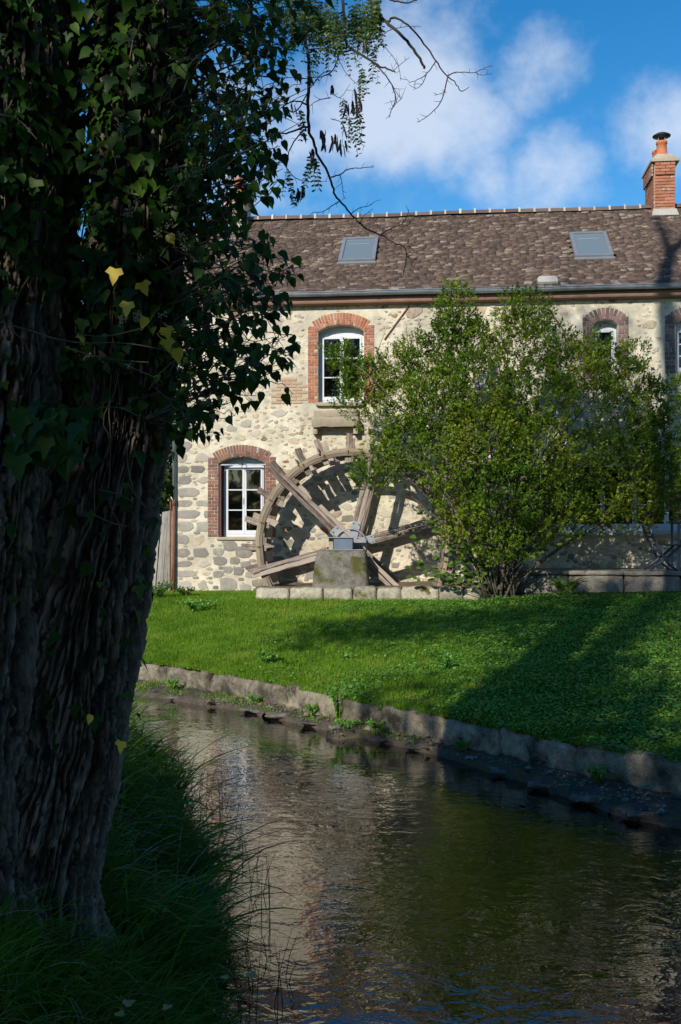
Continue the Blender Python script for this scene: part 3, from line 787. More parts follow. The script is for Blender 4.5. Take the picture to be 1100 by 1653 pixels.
# ---- bricks
def brick_mesh(seed, mat):
    r = np.random.default_rng(seed); c = .06
    V = []
    for y, q in ((1.0, 1.0), (-.75, 1.0), (-1.0, 1 - c)):
        for (a, b) in ((-1, -1), (1, -1), (1, 1), (-1, 1)):
            V.append((a * q * .5 + r.normal() * .008, y * .5, b * (q if y > -1 else 1 - c * 2) * .5 + r.normal() * .02))
    Fs = []
    for g in (0, 4):
        for k in range(4):
            k2 = (k + 1) % 4; Fs.append((g + k, g + 4 + k, g + 4 + k2, g + k2))
    Fs.append((8, 9, 10, 11)); Fs.append((3, 2, 1, 0))
    return mesh('brick', V, [f[::-1] if len(f) == 4 and f != (8, 9, 10, 11) else f for f in Fs], mat)
def surround(o, mat, jamb_w, arch_h, course, top_extra, mortar, narch):
    cx = (o['x0'] + o['x1']) / 2; hw = (o['x1'] - o['x0']) / 2; rise = o['zc'] - o['zs']
    R = (hw * hw + rise * rise) / (2 * rise); zc0 = o['zc'] - R
    bms = [brick_mesh(300 + k, mat) for k in range(5)]
    # mortar backing with the arch cut
    b = MB(); N = 16
    jt = o['zs'] + top_extra
    def arch(x): return zc0 + math.sqrt(max(R * R - (x - cx) ** 2, 0))
    Ro = R + arch_h
    def ext(x): return zc0 + math.sqrt(max(Ro * Ro - (x - cx) ** 2, 0))
    f = -.006
    for sgn in (-1, 1):
        xa, xb_ = (o['x0'] - jamb_w, o['x0']) if sgn < 0 else (o['x1'], o['x1'] + jamb_w)
        b.box(xa, xb_, f, .012, o['z0'] - .02, jt)
        xi = o['x0'] if sgn < 0 else o['x1']
        b.box(min(xi - .003 * sgn, xi), max(xi - .003 * sgn, xi), f, REV, o['z0'], o['zs'] + .01)
    for k in range(N):
        xa = o['x0'] + 2 * hw * k / N; xc = o['x0'] + 2 * hw * (k + 1) / N
        b.add([(xa, f, arch(xa)), (xc, f, arch(xc)), (xc, f, ext(xc)), (xa, f, ext(xa)), (xa, REV, arch(xa)), (xc, REV, arch(xc)), (xa, .02, ext(xa)), (xc, .02, ext(xc))],
              [(0, 1, 2, 3), (0, 4, 5, 1), (3, 2, 7, 6)])
    s_ = b.build('brick_surround', mortar, house)
    j = .010
    z = o['z0']; row = 0
    while z + course * .8 < jt:
        for sgn in (-1, 1):
            xa = o['x0'] - jamb_w if sgn < 0 else o['x1']
            sp = .5 + (.14 if (row + (sgn > 0)) % 2 else -.14)
            for (p, q) in ((0, sp), (sp, 1)):
                L = jamb_w * (q - p) - j; c = xa + jamb_w * (p + q) / 2 + random.uniform(-.003, .003)
                deep = .03
                obj('brick', random.choice(bms), s_, (c, -.006 + deep / 2 - random.uniform(.008, .014), z + course / 2), (0, random.uniform(-.02, .02), 0), (L, deep, course - j))
            # reveal face bricks turn the corner
        z += course; row += 1
    a0 = math.asin(min(1, (hw + .0) / R)); 
    for k in range(narch):
        a = -a0 + 2 * a0 * (k + .5) / narch; rr = R + arch_h / 2
        wdt = 2 * a0 * rr / narch - j * .9
        halves = ((0, 1),) if random.random() < .45 else (((0, .5), (.5, 1)) if random.random() < .5 else ((0, .35), (.35, 1)))
        for (p, q) in halves:
            hl = arch_h * (q - p) - j; rc = R + arch_h * (p + q) / 2
            obj('brick', random.choice(bms), s_, (cx + sin(a) * rc, -.006 + .015 - random.uniform(.008, .016), zc0 + cos(a) * rc), (0, a, 0), (wdt, .03, hl))
    return s_
s1 = surround(W1, M['brick_orange'], .20, .235, .0655, .14, M['pale_mortar'], 19)
s2 = surround(W2, M['brick_red'], .205, .235, .066, .13, M['pale_mortar'], 20)
s3 = surround(W3, M['brick_brown'], .20, .235, .085, .20, M['white_mortar'], 10)
s4 = surround(W4, M['brick_brown'], .20, .235, .085, .20, M['white_mortar'], 10)
s3['label'] = 'purple brown brick surround with wide pale joints'
# faded brick patch
bp = MB(); bp.box(BP[0], BP[1], -.003, .01, BP[2], BP[3]); bpo = bp.build('brick_patch', M['pale_mortar'], house)
bpm = [brick_mesh(340 + k, M['brick_pale']) for k in range(4)]
z = BP[2] + .03; row = 0
while z < BP[3]:
    x = BP[0] + (.1 if row % 2 else 0)
    while x < BP[1] - .1:
        if random.random() < .85: obj('brick', random.choice(bpm), bpo, (x + .1, -.006, z), (0, random.uniform(-.02, .02), 0), (.19, .02, .05))
        x += .21
    z += .064; row += 1

# ---- windows
def window(o, leaves=2, rows=3, shutters=False, label=None, handle=True, spec=None, nopane=False):
    x0, x1, z0, zs, zc = o['x0'] + .004, o['x1'] - .004, o['z0'] + .004, o['zs'], o['zc']
    y0 = REV - .05; y1 = REV + .03
    cx = (x0 + x1) / 2; hw = (x1 - x0) / 2; rise = max(zc - zs, .02); R = (hw * hw + rise * rise) / (2 * rise); zc0 = zc - R
    b = MB(); fw = .055
    sx0 = x0 + (.07 if shutters else 0); sx1 = x1 - (.03 if shutters else 0)
    top = zs - .02
    b.box(sx0, sx0 + fw, y0, y1, z0, top); b.box(sx1 - fw, sx1, y0, y1, z0, top); b.box(sx0 + fw, sx1 - fw, y0, y1, top - fw * .9, top)
    b.box(sx0 + fw, sx1 - fw, y0 - .01, y1, z0, z0 + fw)
    if not shutters and rise > .03:   # arched head infill board
        N = 12
        for k in range(N):
            a = x0 + (x1 - x0) * k / N; c = x0 + (x1 - x0) * (k + 1) / N
            za = zc0 + math.sqrt(max(R * R - (a - cx) ** 2, 0)); zb2 = zc0 + math.sqrt(max(R * R - (c - cx) ** 2, 0))
            b.add([(a, y0 + .012, top), (c, y0 + .012, top), (c, y0 + .012, zb2), (a, y0 + .012, za)], [(0, 1, 2, 3)])
    win = b.build('window', M['white_paint'], house)
    if label: win['label'] = label
    ix0, ix1, iz0, iz1 = sx0 + fw, sx1 - fw, z0 + fw, top - fw * .9
    lw = (ix1 - ix0) / leaves
    for l in range(leaves):
        a, c = ix0 + lw * l + .002, ix0 + lw * (l + 1) - .002; st = .038
        f = MB(); ya, yb = y0 - .018, y0 + .025
        f.box(a, a + st, ya, yb, iz0 + .002, iz1 - .002); f.box(c - st, c, ya, yb, iz0 + .002, iz1 - .002)
        f.box(a + st, c - st, ya, yb, iz0 + .002, iz0 + .075); f.box(a + st, c - st, ya, yb, iz1 - .045, iz1 - .002)
        for r in range(1, rows):
            zz = iz0 + .075 + (iz1 - .045 - iz0 - .075) * r / rows
            f.box(a + st, c - st, ya + .006, yb - .006, zz - .011, zz + .011)
        f.build('sash', M['white_paint'], win)
        for r in range(rows):
            za = iz0 + .075 + (iz1 - .045 - iz0 - .075) * r / rows + .011; zb2 = iz0 + .075 + (iz1 - .045 - iz0 - .075) * (r + 1) / rows - .011
            g = MB(); g.box(a + st, c - st, y0 + .004, y0 + .010, za, zb2); g.build('pane', M['glass'], win)
    if handle:
        h = MB(); h.box(cx - .011, cx + .011, y0 - .035, y0 - .0185, (iz0 + iz1) / 2 - .07, (iz0 + iz1) / 2 + .05); h.build('handle', M['metal_grey'], win)
    return win
w1 = window(W1, rows=3, label='tall white upper window with an arched head board')
w2 = window(W2, rows=3, shutters=True, label='white ground floor window with maroon shutters folded back')
w3 = window(W3, rows=3, leaves=1, handle=False)
w4 = window(W4, rows=3, leaves=1, handle=False)
w5 = window(W5, rows=3, leaves=6, handle=False, label='wide white ground floor glazing behind the bush')
# shutters of the lower window, folded into the reveal
for (xa, xc, leafs) in ((W2['x0'] + .008, W2['x0'] + .070, 2), (W2['x1'] - .034, W2['x1'] - .008, 1)):
    sh = MB()
    for l in range(leafs):
        p = xa + (xc - xa) * l / leafs; q = xa + (xc - xa) * (l + 1) / leafs - .007
        z = W2['z0'] + .02
        sh.box(p, q, .0, .03, W2['z0'] + .01, W2['zs'] - .03); sh.box(p, q, .13, .16, W2['z0'] + .01, W2['zs'] - .03)
        while z < W2['zs'] - .06:
            sh.box(p + .003, q - .003, .03, .13, z, z + .022); z += .042
    sh.build('shutter', M['maroon'], w2)
# arched head of the lower window: dark board and shutter catch
hb = MB(); cx = (W2['x0'] + W2['x1']) / 2; hw = (W2['x1'] - W2['x0']) / 2; rise = W2['zc'] - W2['zs']; R = (hw * hw + rise * rise) / (2 * rise)
for k in range(12):
    a = W2['x0'] + 2 * hw * k / 12; c = W2['x0'] + 2 * hw * (k + 1) / 12
    za = W2['zc'] - R + math.sqrt(R * R - (a - cx) ** 2); zb2 = W2['zc'] - R + math.sqrt(R * R - (c - cx) ** 2)
    hb.add([(a, .205, W2['zs'] - .02), (c, .205, W2['zs'] - .02), (c, .205, zb2), (a, .205, za)], [(0, 1, 2, 3)])
hb.box(W2['x0'] + .01, W2['x1'] - .01, .05, .075, W2['zs'] - .035, W2['zs'] - .01)
hb.build('head_board', M['zinc'], w2)
ct = MB(); ct.tube([(cx, .03, W2['zc'] - .01), (cx, .03, W2['zs'] - .08)], .008, 6); ct.tube([(cx - .07, .03, W2['zs'] + .0), (cx - .03, .02, W2['zs'] - .03), (cx, .03, W2['zs'] + .01), (cx + .03, .02, W2['zs'] - .03), (cx + .07, .03, W2['zs'])], .007, 6)
ct.build('shutter_catch', M['dark_iron'], w2)
# roller blind behind the left leaf, lower panes
bl = MB(); bl.box(W2['x0'] + .13, cx - .01, REV + .10, REV + .11, W2['z0'] + .1, W2['z0'] + .92)
bl.build('blind', M['curtain'], w2)
# sills, lintel, trough
def part_box(name, x0, x1, y0, y1, z0, z1, mat, seed, parent=house, amp=.006, sub=.12):
    me = rough_block(name, x1 - x0, y1 - y0, z1 - z0, mat, seed, amp, sub=sub)
    return obj(name, me, parent, ((x0 + x1) / 2, (y0 + y1) / 2, z0))
sx0, sz = wl(508, 656)
part_box('sill', W1['x0'] - .03, W1['x1'] + .03, -.09, .18, W1['z0'] - .075, W1['z0'] + .003, M['sill'], 401)
part_box('sill', W2['x0'] - .02, W2['x1'] + .02, -.04, .18, W2['z0'] - .06, W2['z0'] + .003, M['sill'], 402)
part_box('sill', W5['x0'] - .1, W5['x1'] + .1, -.10, .18, W5['z0'] - .085, W5['z0'] + .003, M['white_mortar'], 403, sub=.3)
part_box('lintel', W5['x0'] - .25, W5['x1'] + .25, -.02, .20, W5['zc'] + .0, W5['zc'] + .28, M['pale_mortar'], 404, sub=.3)
tx0, tz1 = wl(503, 672, .2); tx1, tz0 = wl(580, 690, .2)
part_box('stone_trough', tx0, tx1, -.27, -.002, tz0, tz1, M['sill'], 405, amp=.010, sub=.08)
part_box('ledge_course', tx0 + .03, tx1 - .03, -.12, -.002, tz1 + .002, tz1 + .13, M['sill'], 406, amp=.008)
for xx in (tx0 + .02, tx1 - .12):
    part_box('bracket', xx, xx + .1, -.20, -.002, tz0 - .13, tz0 - .004, M['sill'], 407, amp=.006, sub=.05)

# ---- cornice, gutter, downpipe
cn = MB(); prof = [(-.0005, 6.63), (-.10, 6.632), (-.13, 6.645), (-.165, 6.65), (-.18, 6.68), (-.18, 6.76), (-.18, 6.80), (-.0005, 6.82)]
xs2 = [-.05, HL + .05]; V = [(x, y, z) for x in xs2 for (y, z) in prof]; n = len(prof)
cn.add(V, [(k, (k + 1) % n, n + (k + 1) % n, n + k) for k in range(n)] + [tuple(range(n)), tuple(range(2 * n - 1, n - 1, -1))])
cn.build('cornice', M['cornice'], house)
gt = MB(); gy_, gz_, gr = -.265, 6.855, .068
def sag(x): return gz_ - .03 * sin(min(x, 14) / 14 * pi) + .006 * sin(x * 1.7)
N = 10; gxs = np.linspace(-.12, HL + .1, 60); V = []
for x in gxs:
    for rr in (gr, gr - .008):
        for k in range(N + 1):
            a = pi * k / N; V.append((x, gy_ - rr * cos(a), sag(x) - rr * sin(a)))
m_ = 2 * (N + 1); Fs = []
for i in range(len(gxs) - 1):
    for k in range(N):
        Fs.append((i * m_ + k, i * m_ + k + 1, (i + 1) * m_ + k + 1, (i + 1) * m_ + k)); Fs.append((i * m_ + N + 1 + k, (i + 1) * m_ + N + 1 + k, (i + 1) * m_ + N + 2 + k, i * m_ + N + 2 + k))
    Fs.append((i * m_, (i + 1) * m_, (i + 1) * m_ + N + 1, i * m_ + N + 1))
gt.add(V, Fs)
g_ob = gt.build('gutter', M['zinc'], house, True)
bd = MB()
for x in gxs[:-1]: bd.tube([(x, gy_ - gr - .006, sag(x) + .004), (x + (gxs[1] - gxs[0]), gy_ - gr - .006, sag(x + .3) + .004)], .011, 6)
bd.build('gutter_lip', M['zinc'], g_ob)
jb = MB()
for x in np.arange(1.0, HL, 1.02):
    jb = MB(); pts = [(x, gy_ - (gr + .004) * cos(a), sag(x) - (gr + .004) * sin(a)) for a in np.linspace(0, pi, 9)]; jb.tube(pts, .007, 5); jb.build('gutter_bracket', M['metal_grey'], g_ob)
dp = MB(); dx = .02
dp.tube([(dx + .06, gy_, 6.77), (dx + .05, gy_ + .02, 6.68), (dx, -.09, 6.45), (dx, -.07, 6.35), (dx, -.07, 2.78)], .034, 10)
dpo = dp.build('downpipe', M['zinc'], house, True)
dp2 = MB(); dp2.tube([(dx, -.07, 2.80), (dx, -.07, .95)], .032, 10); dp2.tube([(dx, -.07, 2.84), (dx, -.07, 2.72)], .042, 10)
dp2.build('lower_pipe', M['rust'], dpo, True)

# ---- roof
GX0 = -.14
rf = MB()
bk = HD + .28
for (ya, za, yb, zb2) in ((EY + .02, EZ - .05, RY, RZ - .03), ):
    rf.add([(GX0, ya, za), (HL + .1, ya, za), (HL + .1, yb, zb2), (GX0, yb, zb2), (GX0, bk, za), (HL + .1, bk, za), (GX0, ya, za - .05), (HL + .1, ya, za - .05), (GX0, bk, za - .05), (HL + .1, bk, za - .05)],
           [(0, 1, 2, 3), (3, 2, 5, 4), (0, 6, 7, 1), (4, 5, 9, 8), (6, 8, 9, 7), (0, 3, 4, 8, 6), (1, 7, 9, 5, 2)])
roof = rf.build('roof', M['tile'], house)
EXPO = .070; TWD = .165; SLEN = math.hypot(RY - EY, RZ - EZ)
us = np.array([0, cos(SLOPE), sin(SLOPE)]); un = np.array([0, -sin(SLOPE), cos(SLOPE)])
def slope_pt(x, s_, h=0): return np.array([x, EY, EZ]) + us * s_ + un * h
SKY = []
for quad in (((556, 389), (612, 388), (605, 425), (545, 425)), ((919, 381), (980, 379), (988, 417), (928, 419))):
    q = [on_roof(*p) for p in quad]
    SKY.append((sum(p[0] for p in (q[0], q[3])) / 2, sum(p[0] for p in (q[1], q[2])) / 2, (q[2][1] + q[3][1]) / 2, (q[0][1] + q[1][1]) / 2))
cx_a = on_roof(1045, 332)[0]; chim = [(cx_a, None)]
tiles = []
row = 0; s_ = .0
while s_ < SLEN - .03:
    x = GX0 + (TWD / 2 if row % 2 else 0) - random.uniform(0, .02)
    while x < HL:
        wv = TWD * random.uniform(.93, 1.03)
        c = x + wv / 2
        if not any(a - .02 < c < b + .02 and lo - .03 < s_ + .03 < hi - .0 for a, b, lo, hi in SKY): tiles.append((c, s_ + random.gauss(0, .006), wv - .006, random.gauss(0, .0035), random.gauss(.0, .010), random.uniform(.012, .02)))
        x += wv
    s_ += EXPO; row += 1
def tile_verts(c, s0, wv, lift, rot, th):
    P = []
    for (hx, ss, hh) in ((-1, 0, 0), (1, 0, 0), (1, .15, -.012), (-1, .15, -.012)):
        P.append((c + hx * wv / 2 + rot * ss, s0 + ss + rot * hx * .1, .022 + lift * (1 if ss == 0 else .3) + hh + (.004 * hx)))
    V = [slope_pt(a, b, h) for a, b, h in P] + [slope_pt(a, b, h - th) for a, b, h in P]
    return V
TF = [(0, 1, 2, 3), (0, 4, 5, 1), (1, 5, 6, 2), (3, 7, 4, 0)]
# the 300 tiles that show largest: the lowest courses in front
vis = [i for i, t in enumerate(tiles) if t[0] < 13.8]; vis.sort(key=lambda i: tiles[i][1]); solo = set(vis[:300])
V, Fs = [], []
base_tile = mesh('roof_tile', [(-.5, 0, 0), (.5, 0, 0), (.5, 1, -.08), (-.5, 1, -.08), (-.5, 0, -1), (.5, 0, -1), (.5, 1, -1.08), (-.5, 1, -1.08)], [f for f in TF], M['tile'])
base_tile2 = mesh('roof_tile', [(-.5, 0.02, 0.1), (.5, -.02, 0), (.5, 1, -.08), (-.5, 1, -.08), (-.5, 0.02, -1), (.5, -.02, -1), (.5, 1, -1.08), (-.5, 1, -1.08)], [f for f in TF], M['tile'])
for i, t in enumerate(tiles):
    if i in solo:
        p = slope_pt(t[0], t[1], .022 + t[3])
        obj('roof_tile', random.choice((base_tile, base_tile2)), roof, p, (SLOPE - .06, 0, t[4]), (t[2], .15, t[5]))
    else:
        n0 = len(V); V += tile_verts(*t); Fs += [[k + n0 for k in f] for f in TF]
tag(obj('roof_tiles', mesh('roof_tiles', V, np.array(Fs), M['tile']), roof), kind='stuff')
# ridge
rg = MB(); nn = 8; RL = .325; pr = []
for k in range(nn + 1):
    a = pi * k / nn; pr.append((-.14 * cos(a), .105 * sin(a)))
V = [(x, y, z) for x in (0, RL - .02) for (y, z) in pr]
ridge_me = mesh('ridge_tile', V, [(k, nn + 1 + k, nn + 2 + k, k + 1) for k in range(nn)] + [tuple(range(nn, -1, -1)), tuple(range(nn + 1, 2 * nn + 2))], M['ridge'], False)
V = [(x, y * 1.1, z * 1.25 - .005) for x in (0, .045) for (y, z) in pr]
mj_me = mesh('mortar_joint', V, [(k, nn + 1 + k, nn + 2 + k, k + 1) for k in range(nn)] + [tuple(range(nn, -1, -1)), tuple(range(nn + 1, 2 * nn + 2))], M['white_mortar'], False)
x = GX0
while x < HL:
    dz = .012 * sin(x * 1.3) - .02 * sin(x / HL * pi)
    obj('ridge_tile', ridge_me, roof, (x, RY, RZ - .015 + dz), (random.gauss(0, .02), random.gauss(0, .01), 0))
    obj('mortar_joint', mj_me, roof, (x - .03, RY, RZ - .012 + dz), (0, 0, 0), (random.uniform(.7, 1.2), 1, random.uniform(.95, 1.15)))
    x += RL
# verge mortar on the gable
vg = MB(); vg.beam(slope_pt(GX0 + .02, .0, .03), slope_pt(GX0 + .02, SLEN, .03), .10, .05, un, .008, 20); vg.build('verge', M['white_mortar'], roof)
# skylights
for k, (a, b, lo, hi) in enumerate(SKY):
    def bar(mb, x0, x1, s0, s1, h0, h1):
        V = [slope_pt(x, s_, h) for h in (h0, h1) for (x, s_) in ((x0, s0), (x1, s0), (x1, s1), (x0, s1))]
        mb.add(V, [(3, 2, 1, 0), (4, 5, 6, 7), (0, 1, 5, 4), (1, 2, 6, 5), (2, 3, 7, 6), (3, 0, 4, 7)])
    m1 = MB(); t = .075; bar(m1, a, a + t, lo, hi, .0, .085); bar(m1, b - t, b, lo, hi, .0, .085); bar(m1, a + t, b - t, hi - t * 1.2, hi, .0, .09); bar(m1, a + t, b - t, lo, lo + t, .0, .08)
    bar(m1, a - .02, b + .02, lo - .10, lo - .002, .005, .045)
    skl = m1.build('skylight', M['skylight'], roof)
    m2 = MB(); bar(m2, a + t, b - t, lo + t, hi - t * 1.2, .02, .062); m2.build('pane', M['skyglass'], skl)
    m3 = MB(); bar(m3, a + t * 2, b - t * 2.4, hi - .33, hi - .325, .0625, .064); m3.build('blind_bar', M['white_paint'], skl)
zx, zs_ = on_roof(884, 457); zc_ = MB(); pts = [(-.19, 0), (.19, 0), (.19, .1), (.14, .17), (-.14, .17), (-.19, .1)]
V = [slope_pt(zx + p, max(zs_ - .1, .0) + q * 1.6, .055 + .02) for p, q in pts] + [slope_pt(zx + p, max(zs_ - .1, .0) + q * 1.6, .03) for p, q in pts]
zc_.add(V, [tuple(range(6))] + [(k, k + 6, (k + 1) % 6 + 6, (k + 1) % 6) for k in range(6)]); zc_.build('roof_vent_plate', M['white_mortar'], roof)

# ---- chimneys
def chimney(x0, x1, y0, y1, zb0, zt, mat, label, pots, course=.068):
    b = MB(); b.box(x0, x1, y0, y1, zb0, zt)
    ch = b.build('chimney', M['pale_mortar'], house); ch['label'] = label
    bms = [brick_mesh(500 + k, mat) for k in range(4)]
    z = zb0 + .04; row = 0
    while z < zt - .01:
        top = z > zt - .32
        for face in range(2):
            L0, L1 = (x0, x1) if face == 0 else (y0, y1)
            bl_ = .215; n = max(1, round((L1 - L0) / bl_)); bw = (L1 - L0) / n; off = (row % 2) * bw / 2
            ks = np.arange(L0 - off, L1 - .01, bw)
            for a in ks:
                p, q = max(a, L0), min(a + bw, L1)
                if q - p < .04: continue
                if face == 0: obj('brick', random.choice(bms), ch, ((p + q) / 2, y0 - (.045 if top else .004), z + course / 2), (0, 0, 0), (q - p - .01, .04, course - .01))
                else: obj('brick', random.choice(bms), ch, (x0 - (.045 if top else .004), (p + q) / 2, z + course / 2), (0, 0, pi / 2), (q - p - .01 + (.04 if top else 0), .04, course - .01))
        z += course; row += 1
    cp = MB(); e = .085
    V = [(x0 - e, y0 - e, zt), (x1 + e, y0 - e, zt), (x1 + e, y1 + e, zt), (x0 - e, y1 + e, zt), (x0 - e, y0 - e, zt + .05), (x1 + e, y0 - e, zt + .05), (x1 + e, y1 + e, zt + .05), (x0 - e, y1 + e, zt + .05),
         (x0 + .07, y0 + .07, zt + .21), (x1 - .07, y0 + .07, zt + .21), (x1 - .07, y1 - .07, zt + .21), (x0 + .07, y1 - .07, zt + .21)]
    cp.add(V, [(3, 2, 1, 0), (0, 1, 5, 4), (1, 2, 6, 5), (2, 3, 7, 6), (3, 0, 4, 7), (4, 5, 9, 8), (5, 6, 10, 9), (6, 7, 11, 10), (7, 4, 8, 11), (8, 9, 10, 11)])
    cp.build('chimney_cap', M['sill'], ch)
    fl_ = MB(); V = [(x0 - .07, y0 - .07, zb0 - .02), (x1 + .07, y0 - .07, zb0 - .02), (x1 + .07, y1, zb0 - .02), (x0 - .07, y1, zb0 - .02), (x0 - .025, y0 - .03, zb0 + .13), (x1 + .02, y0 - .03, zb0 + .13), (x1 + .02, y1, zb0 + .13), (x0 - .025, y1, zb0 + .13)]
    fl_.add(V, [(0, 1, 5, 4), (1, 2, 6, 5), (3, 0, 4, 7), (4, 5, 6, 7)]); fl_.build('flashing', M['white_mortar'], ch)
    for (px_, py_, r, h) in pots:
        pt = MB(); pt.lathe([(r, 0), (r, .05), (r * .88, .07), (r * .8, h - .06), (r * .92, h - .05), (r * .9, h)], 14, (px_, py_, zt + .20)); pt.build('chimney_pot', M['pot'], ch, True)
    return ch
# right chimney, straddling the ridge a little in front of it
def on_local_y(px, py, y): return wl(px, py, -y)
ya = RY - .35
rx0 = on_local_y(1057, 300, ya)[0]; rx1 = on_local_y(1090, 300, ya)[0]; rzt = on_local_y(1070, 262, ya)[1]; rzb = roof_z(ya) - .02
cr_ = chimney(rx0, rx1, ya, ya + .95, rzb + .02, rzt, M['brick_orange'], 'orange brick chimney with a mushroom shaped metal cowl', [((rx0 + rx1) / 2 - .01, ya + .26, .135, .34), ((rx0 + rx1) / 2 - .02, ya + .72, .12, .30)])
pcx, pcy = (rx0 + rx1) / 2 - .01, ya + .26; pz = rzt + .20 + .34
cw = MB(); cw.lathe([(.045, .0), (.05, .08), (.19, .11), (.195, .13), (.12, .175), (.03, .20)], 16, (pcx, pcy, pz)); cw.build('cowl', M['dark_iron'], cr_, True)
for a in range(4):
    cb = MB(); cb.tube([(pcx + .1 * cos(a * pi / 2 + .6), pcy + .1 * sin(a * pi / 2 + .6), pz - .01), (pcx + .09 * cos(a * pi / 2 + .6), pcy + .09 * sin(a * pi / 2 + .6), pz + .12)], .009, 5)
    cb.build('cowl_bracket', M['metal_grey'], cr_)
# left chimney on the gable
ya2 = RY - .45
lx0 = on_local_y(368, 330, ya2)[0]; lx1 = on_local_y(396, 330, ya2)[0]; lzt = on_local_y(380, 322, ya2)[1]
cl_ = chimney(lx0, lx1, ya2, ya2 + .7, roof_z(ya2), lzt, M['brick_pale'], 'pale brick chimney at the left gable behind the ivy', [((lx0 + lx1) / 2, ya2 + .3, .15, .36)])
# antenna on the gable
an = MB(); ax, az0 = on_local_y(363, 350, ya2 + .3); _, az1 = on_local_y(363, 165, ya2 + .3)
an.tube([(ax, ya2 + .3, roof_z(ya2 + .3) - .2), (ax, ya2 + .3, az1)], .022, 8)
for dz, L in ((-.05, .28), (-.22, .33), (-.39, .38)): an.tube([(ax - L, ya2 + .3, az1 + dz), (ax + L, ya2 + .3, az1 + dz)], .009, 5)
ant = an.build('antenna', M['white_paint'], house); ant['label'] = 'pale television mast with a small dish'
ds = MB(); _, dz_ = on_local_y(363, 282, ya2 + .3)
ds.lathe([(.02, .06), (.12, .035), (.22, .0), (.225, .012), (.12, .05)], 16); do = ds.build('dish', M['white_paint'], ant, True, loc=(ax - .03, ya2 + .15, dz_), rot=(radians(75), 0, .35))
# iron tie bars on the wall
for (p, q) in (((881, 492), (922, 550)), ((661, 493), (621, 548))):
    a = wl(*p, .02); c = wl(*q, .02); t = MB(); t.tube([(a[0], -.02, a[1]), (c[0], -.02, c[1])], .014, 6); t.build('tie_bar', M['rust'], house)

# ================================================================== WATER WHEEL
WV = 1.12
wx, wz = wl(568, 880, WV)
wheel = empty('water_wheel', H2W(wx, -WV, wz), -HA)
tag(wheel, 'big broken wooden mill water wheel resting against the house wall', 'water wheel')
RO = 157 / F * (np.dot(_hit(568, 880, WV) - EYE, np.array([0, 1, 0]))); DP = .80
def rim(y, dy, ro, ri, name, mat, segs=96, wob=.006, gap=()):
    V, Fs = [], []
    for i in range(segs):
        a = 2 * pi * i / segs; wv = wob * math.sin(a * 7 + y * 5) + .004 * math.sin(a * 23)
        for (r, yy) in ((ro, y), (ri, y), (ri, y + dy), (ro, y + dy)):
            V.append((cos(a) * (r + wv), yy + .004 * sin(a * 11), sin(a) * (r + wv)))
    for i in range(segs):
        if i in gap: continue
        j = (i + 1) % segs
        for k in range(4):
            k2 = (k + 1) % 4; Fs.append((i * 4 + k, i * 4 + k2, j * 4 + k2, j * 4 + k))
    return obj(name, mesh(name, V, Fs, mat), wheel)
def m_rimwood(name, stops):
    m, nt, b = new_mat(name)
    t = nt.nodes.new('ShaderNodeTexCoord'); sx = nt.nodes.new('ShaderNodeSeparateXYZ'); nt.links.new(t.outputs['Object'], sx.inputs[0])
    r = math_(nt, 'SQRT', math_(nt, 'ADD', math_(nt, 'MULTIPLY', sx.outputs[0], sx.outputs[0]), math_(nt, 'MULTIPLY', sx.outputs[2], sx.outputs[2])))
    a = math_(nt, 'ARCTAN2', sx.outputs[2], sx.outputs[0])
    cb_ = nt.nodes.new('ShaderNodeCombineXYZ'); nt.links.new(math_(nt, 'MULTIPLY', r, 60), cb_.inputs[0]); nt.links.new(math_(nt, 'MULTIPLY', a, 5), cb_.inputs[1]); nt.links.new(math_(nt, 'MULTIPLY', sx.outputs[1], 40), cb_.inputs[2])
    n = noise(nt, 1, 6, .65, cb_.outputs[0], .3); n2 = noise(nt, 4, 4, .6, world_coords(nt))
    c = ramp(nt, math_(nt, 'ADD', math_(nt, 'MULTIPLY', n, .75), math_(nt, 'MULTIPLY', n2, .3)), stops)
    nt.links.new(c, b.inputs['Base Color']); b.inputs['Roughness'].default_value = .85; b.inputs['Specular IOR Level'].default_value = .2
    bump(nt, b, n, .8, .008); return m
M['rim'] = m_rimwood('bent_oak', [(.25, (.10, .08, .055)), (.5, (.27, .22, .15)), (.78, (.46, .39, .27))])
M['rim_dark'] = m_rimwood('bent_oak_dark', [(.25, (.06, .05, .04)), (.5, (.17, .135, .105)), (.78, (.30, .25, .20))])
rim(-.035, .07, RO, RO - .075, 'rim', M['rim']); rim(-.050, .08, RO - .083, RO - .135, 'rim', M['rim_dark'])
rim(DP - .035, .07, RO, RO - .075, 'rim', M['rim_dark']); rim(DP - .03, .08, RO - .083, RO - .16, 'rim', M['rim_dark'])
def pol(r, a, y): return (cos(radians(a)) * r, y, sin(radians(a)) * r)
def board(name, p, q, wd, th, mat, up=(0, 1, 0), jit=.006, seg=6):
    p, q = np.array(p), np.array(q); L = np.linalg.norm(q - p); t = (q - p) / L
    mb = MB(); mb.beam((0, 0, 0), (L, 0, 0), wd, th, (0, 1, 0), jit, seg)
    # local X along the board, local Y = 'up' made square to it
    u = np.array(up, float); u -= t * np.dot(u, t); u /= np.linalg.norm(u); w_ = np.cross(t, u)
    Mx = Matrix(((t[0], u[0], w_[0], p[0]), (t[1], u[1], w_[1], p[1]), (t[2], u[2], w_[2], p[2]), (0, 0, 0, 1)))
    o = mb.build(name, mat, wheel); o.matrix_local = Mx; return o
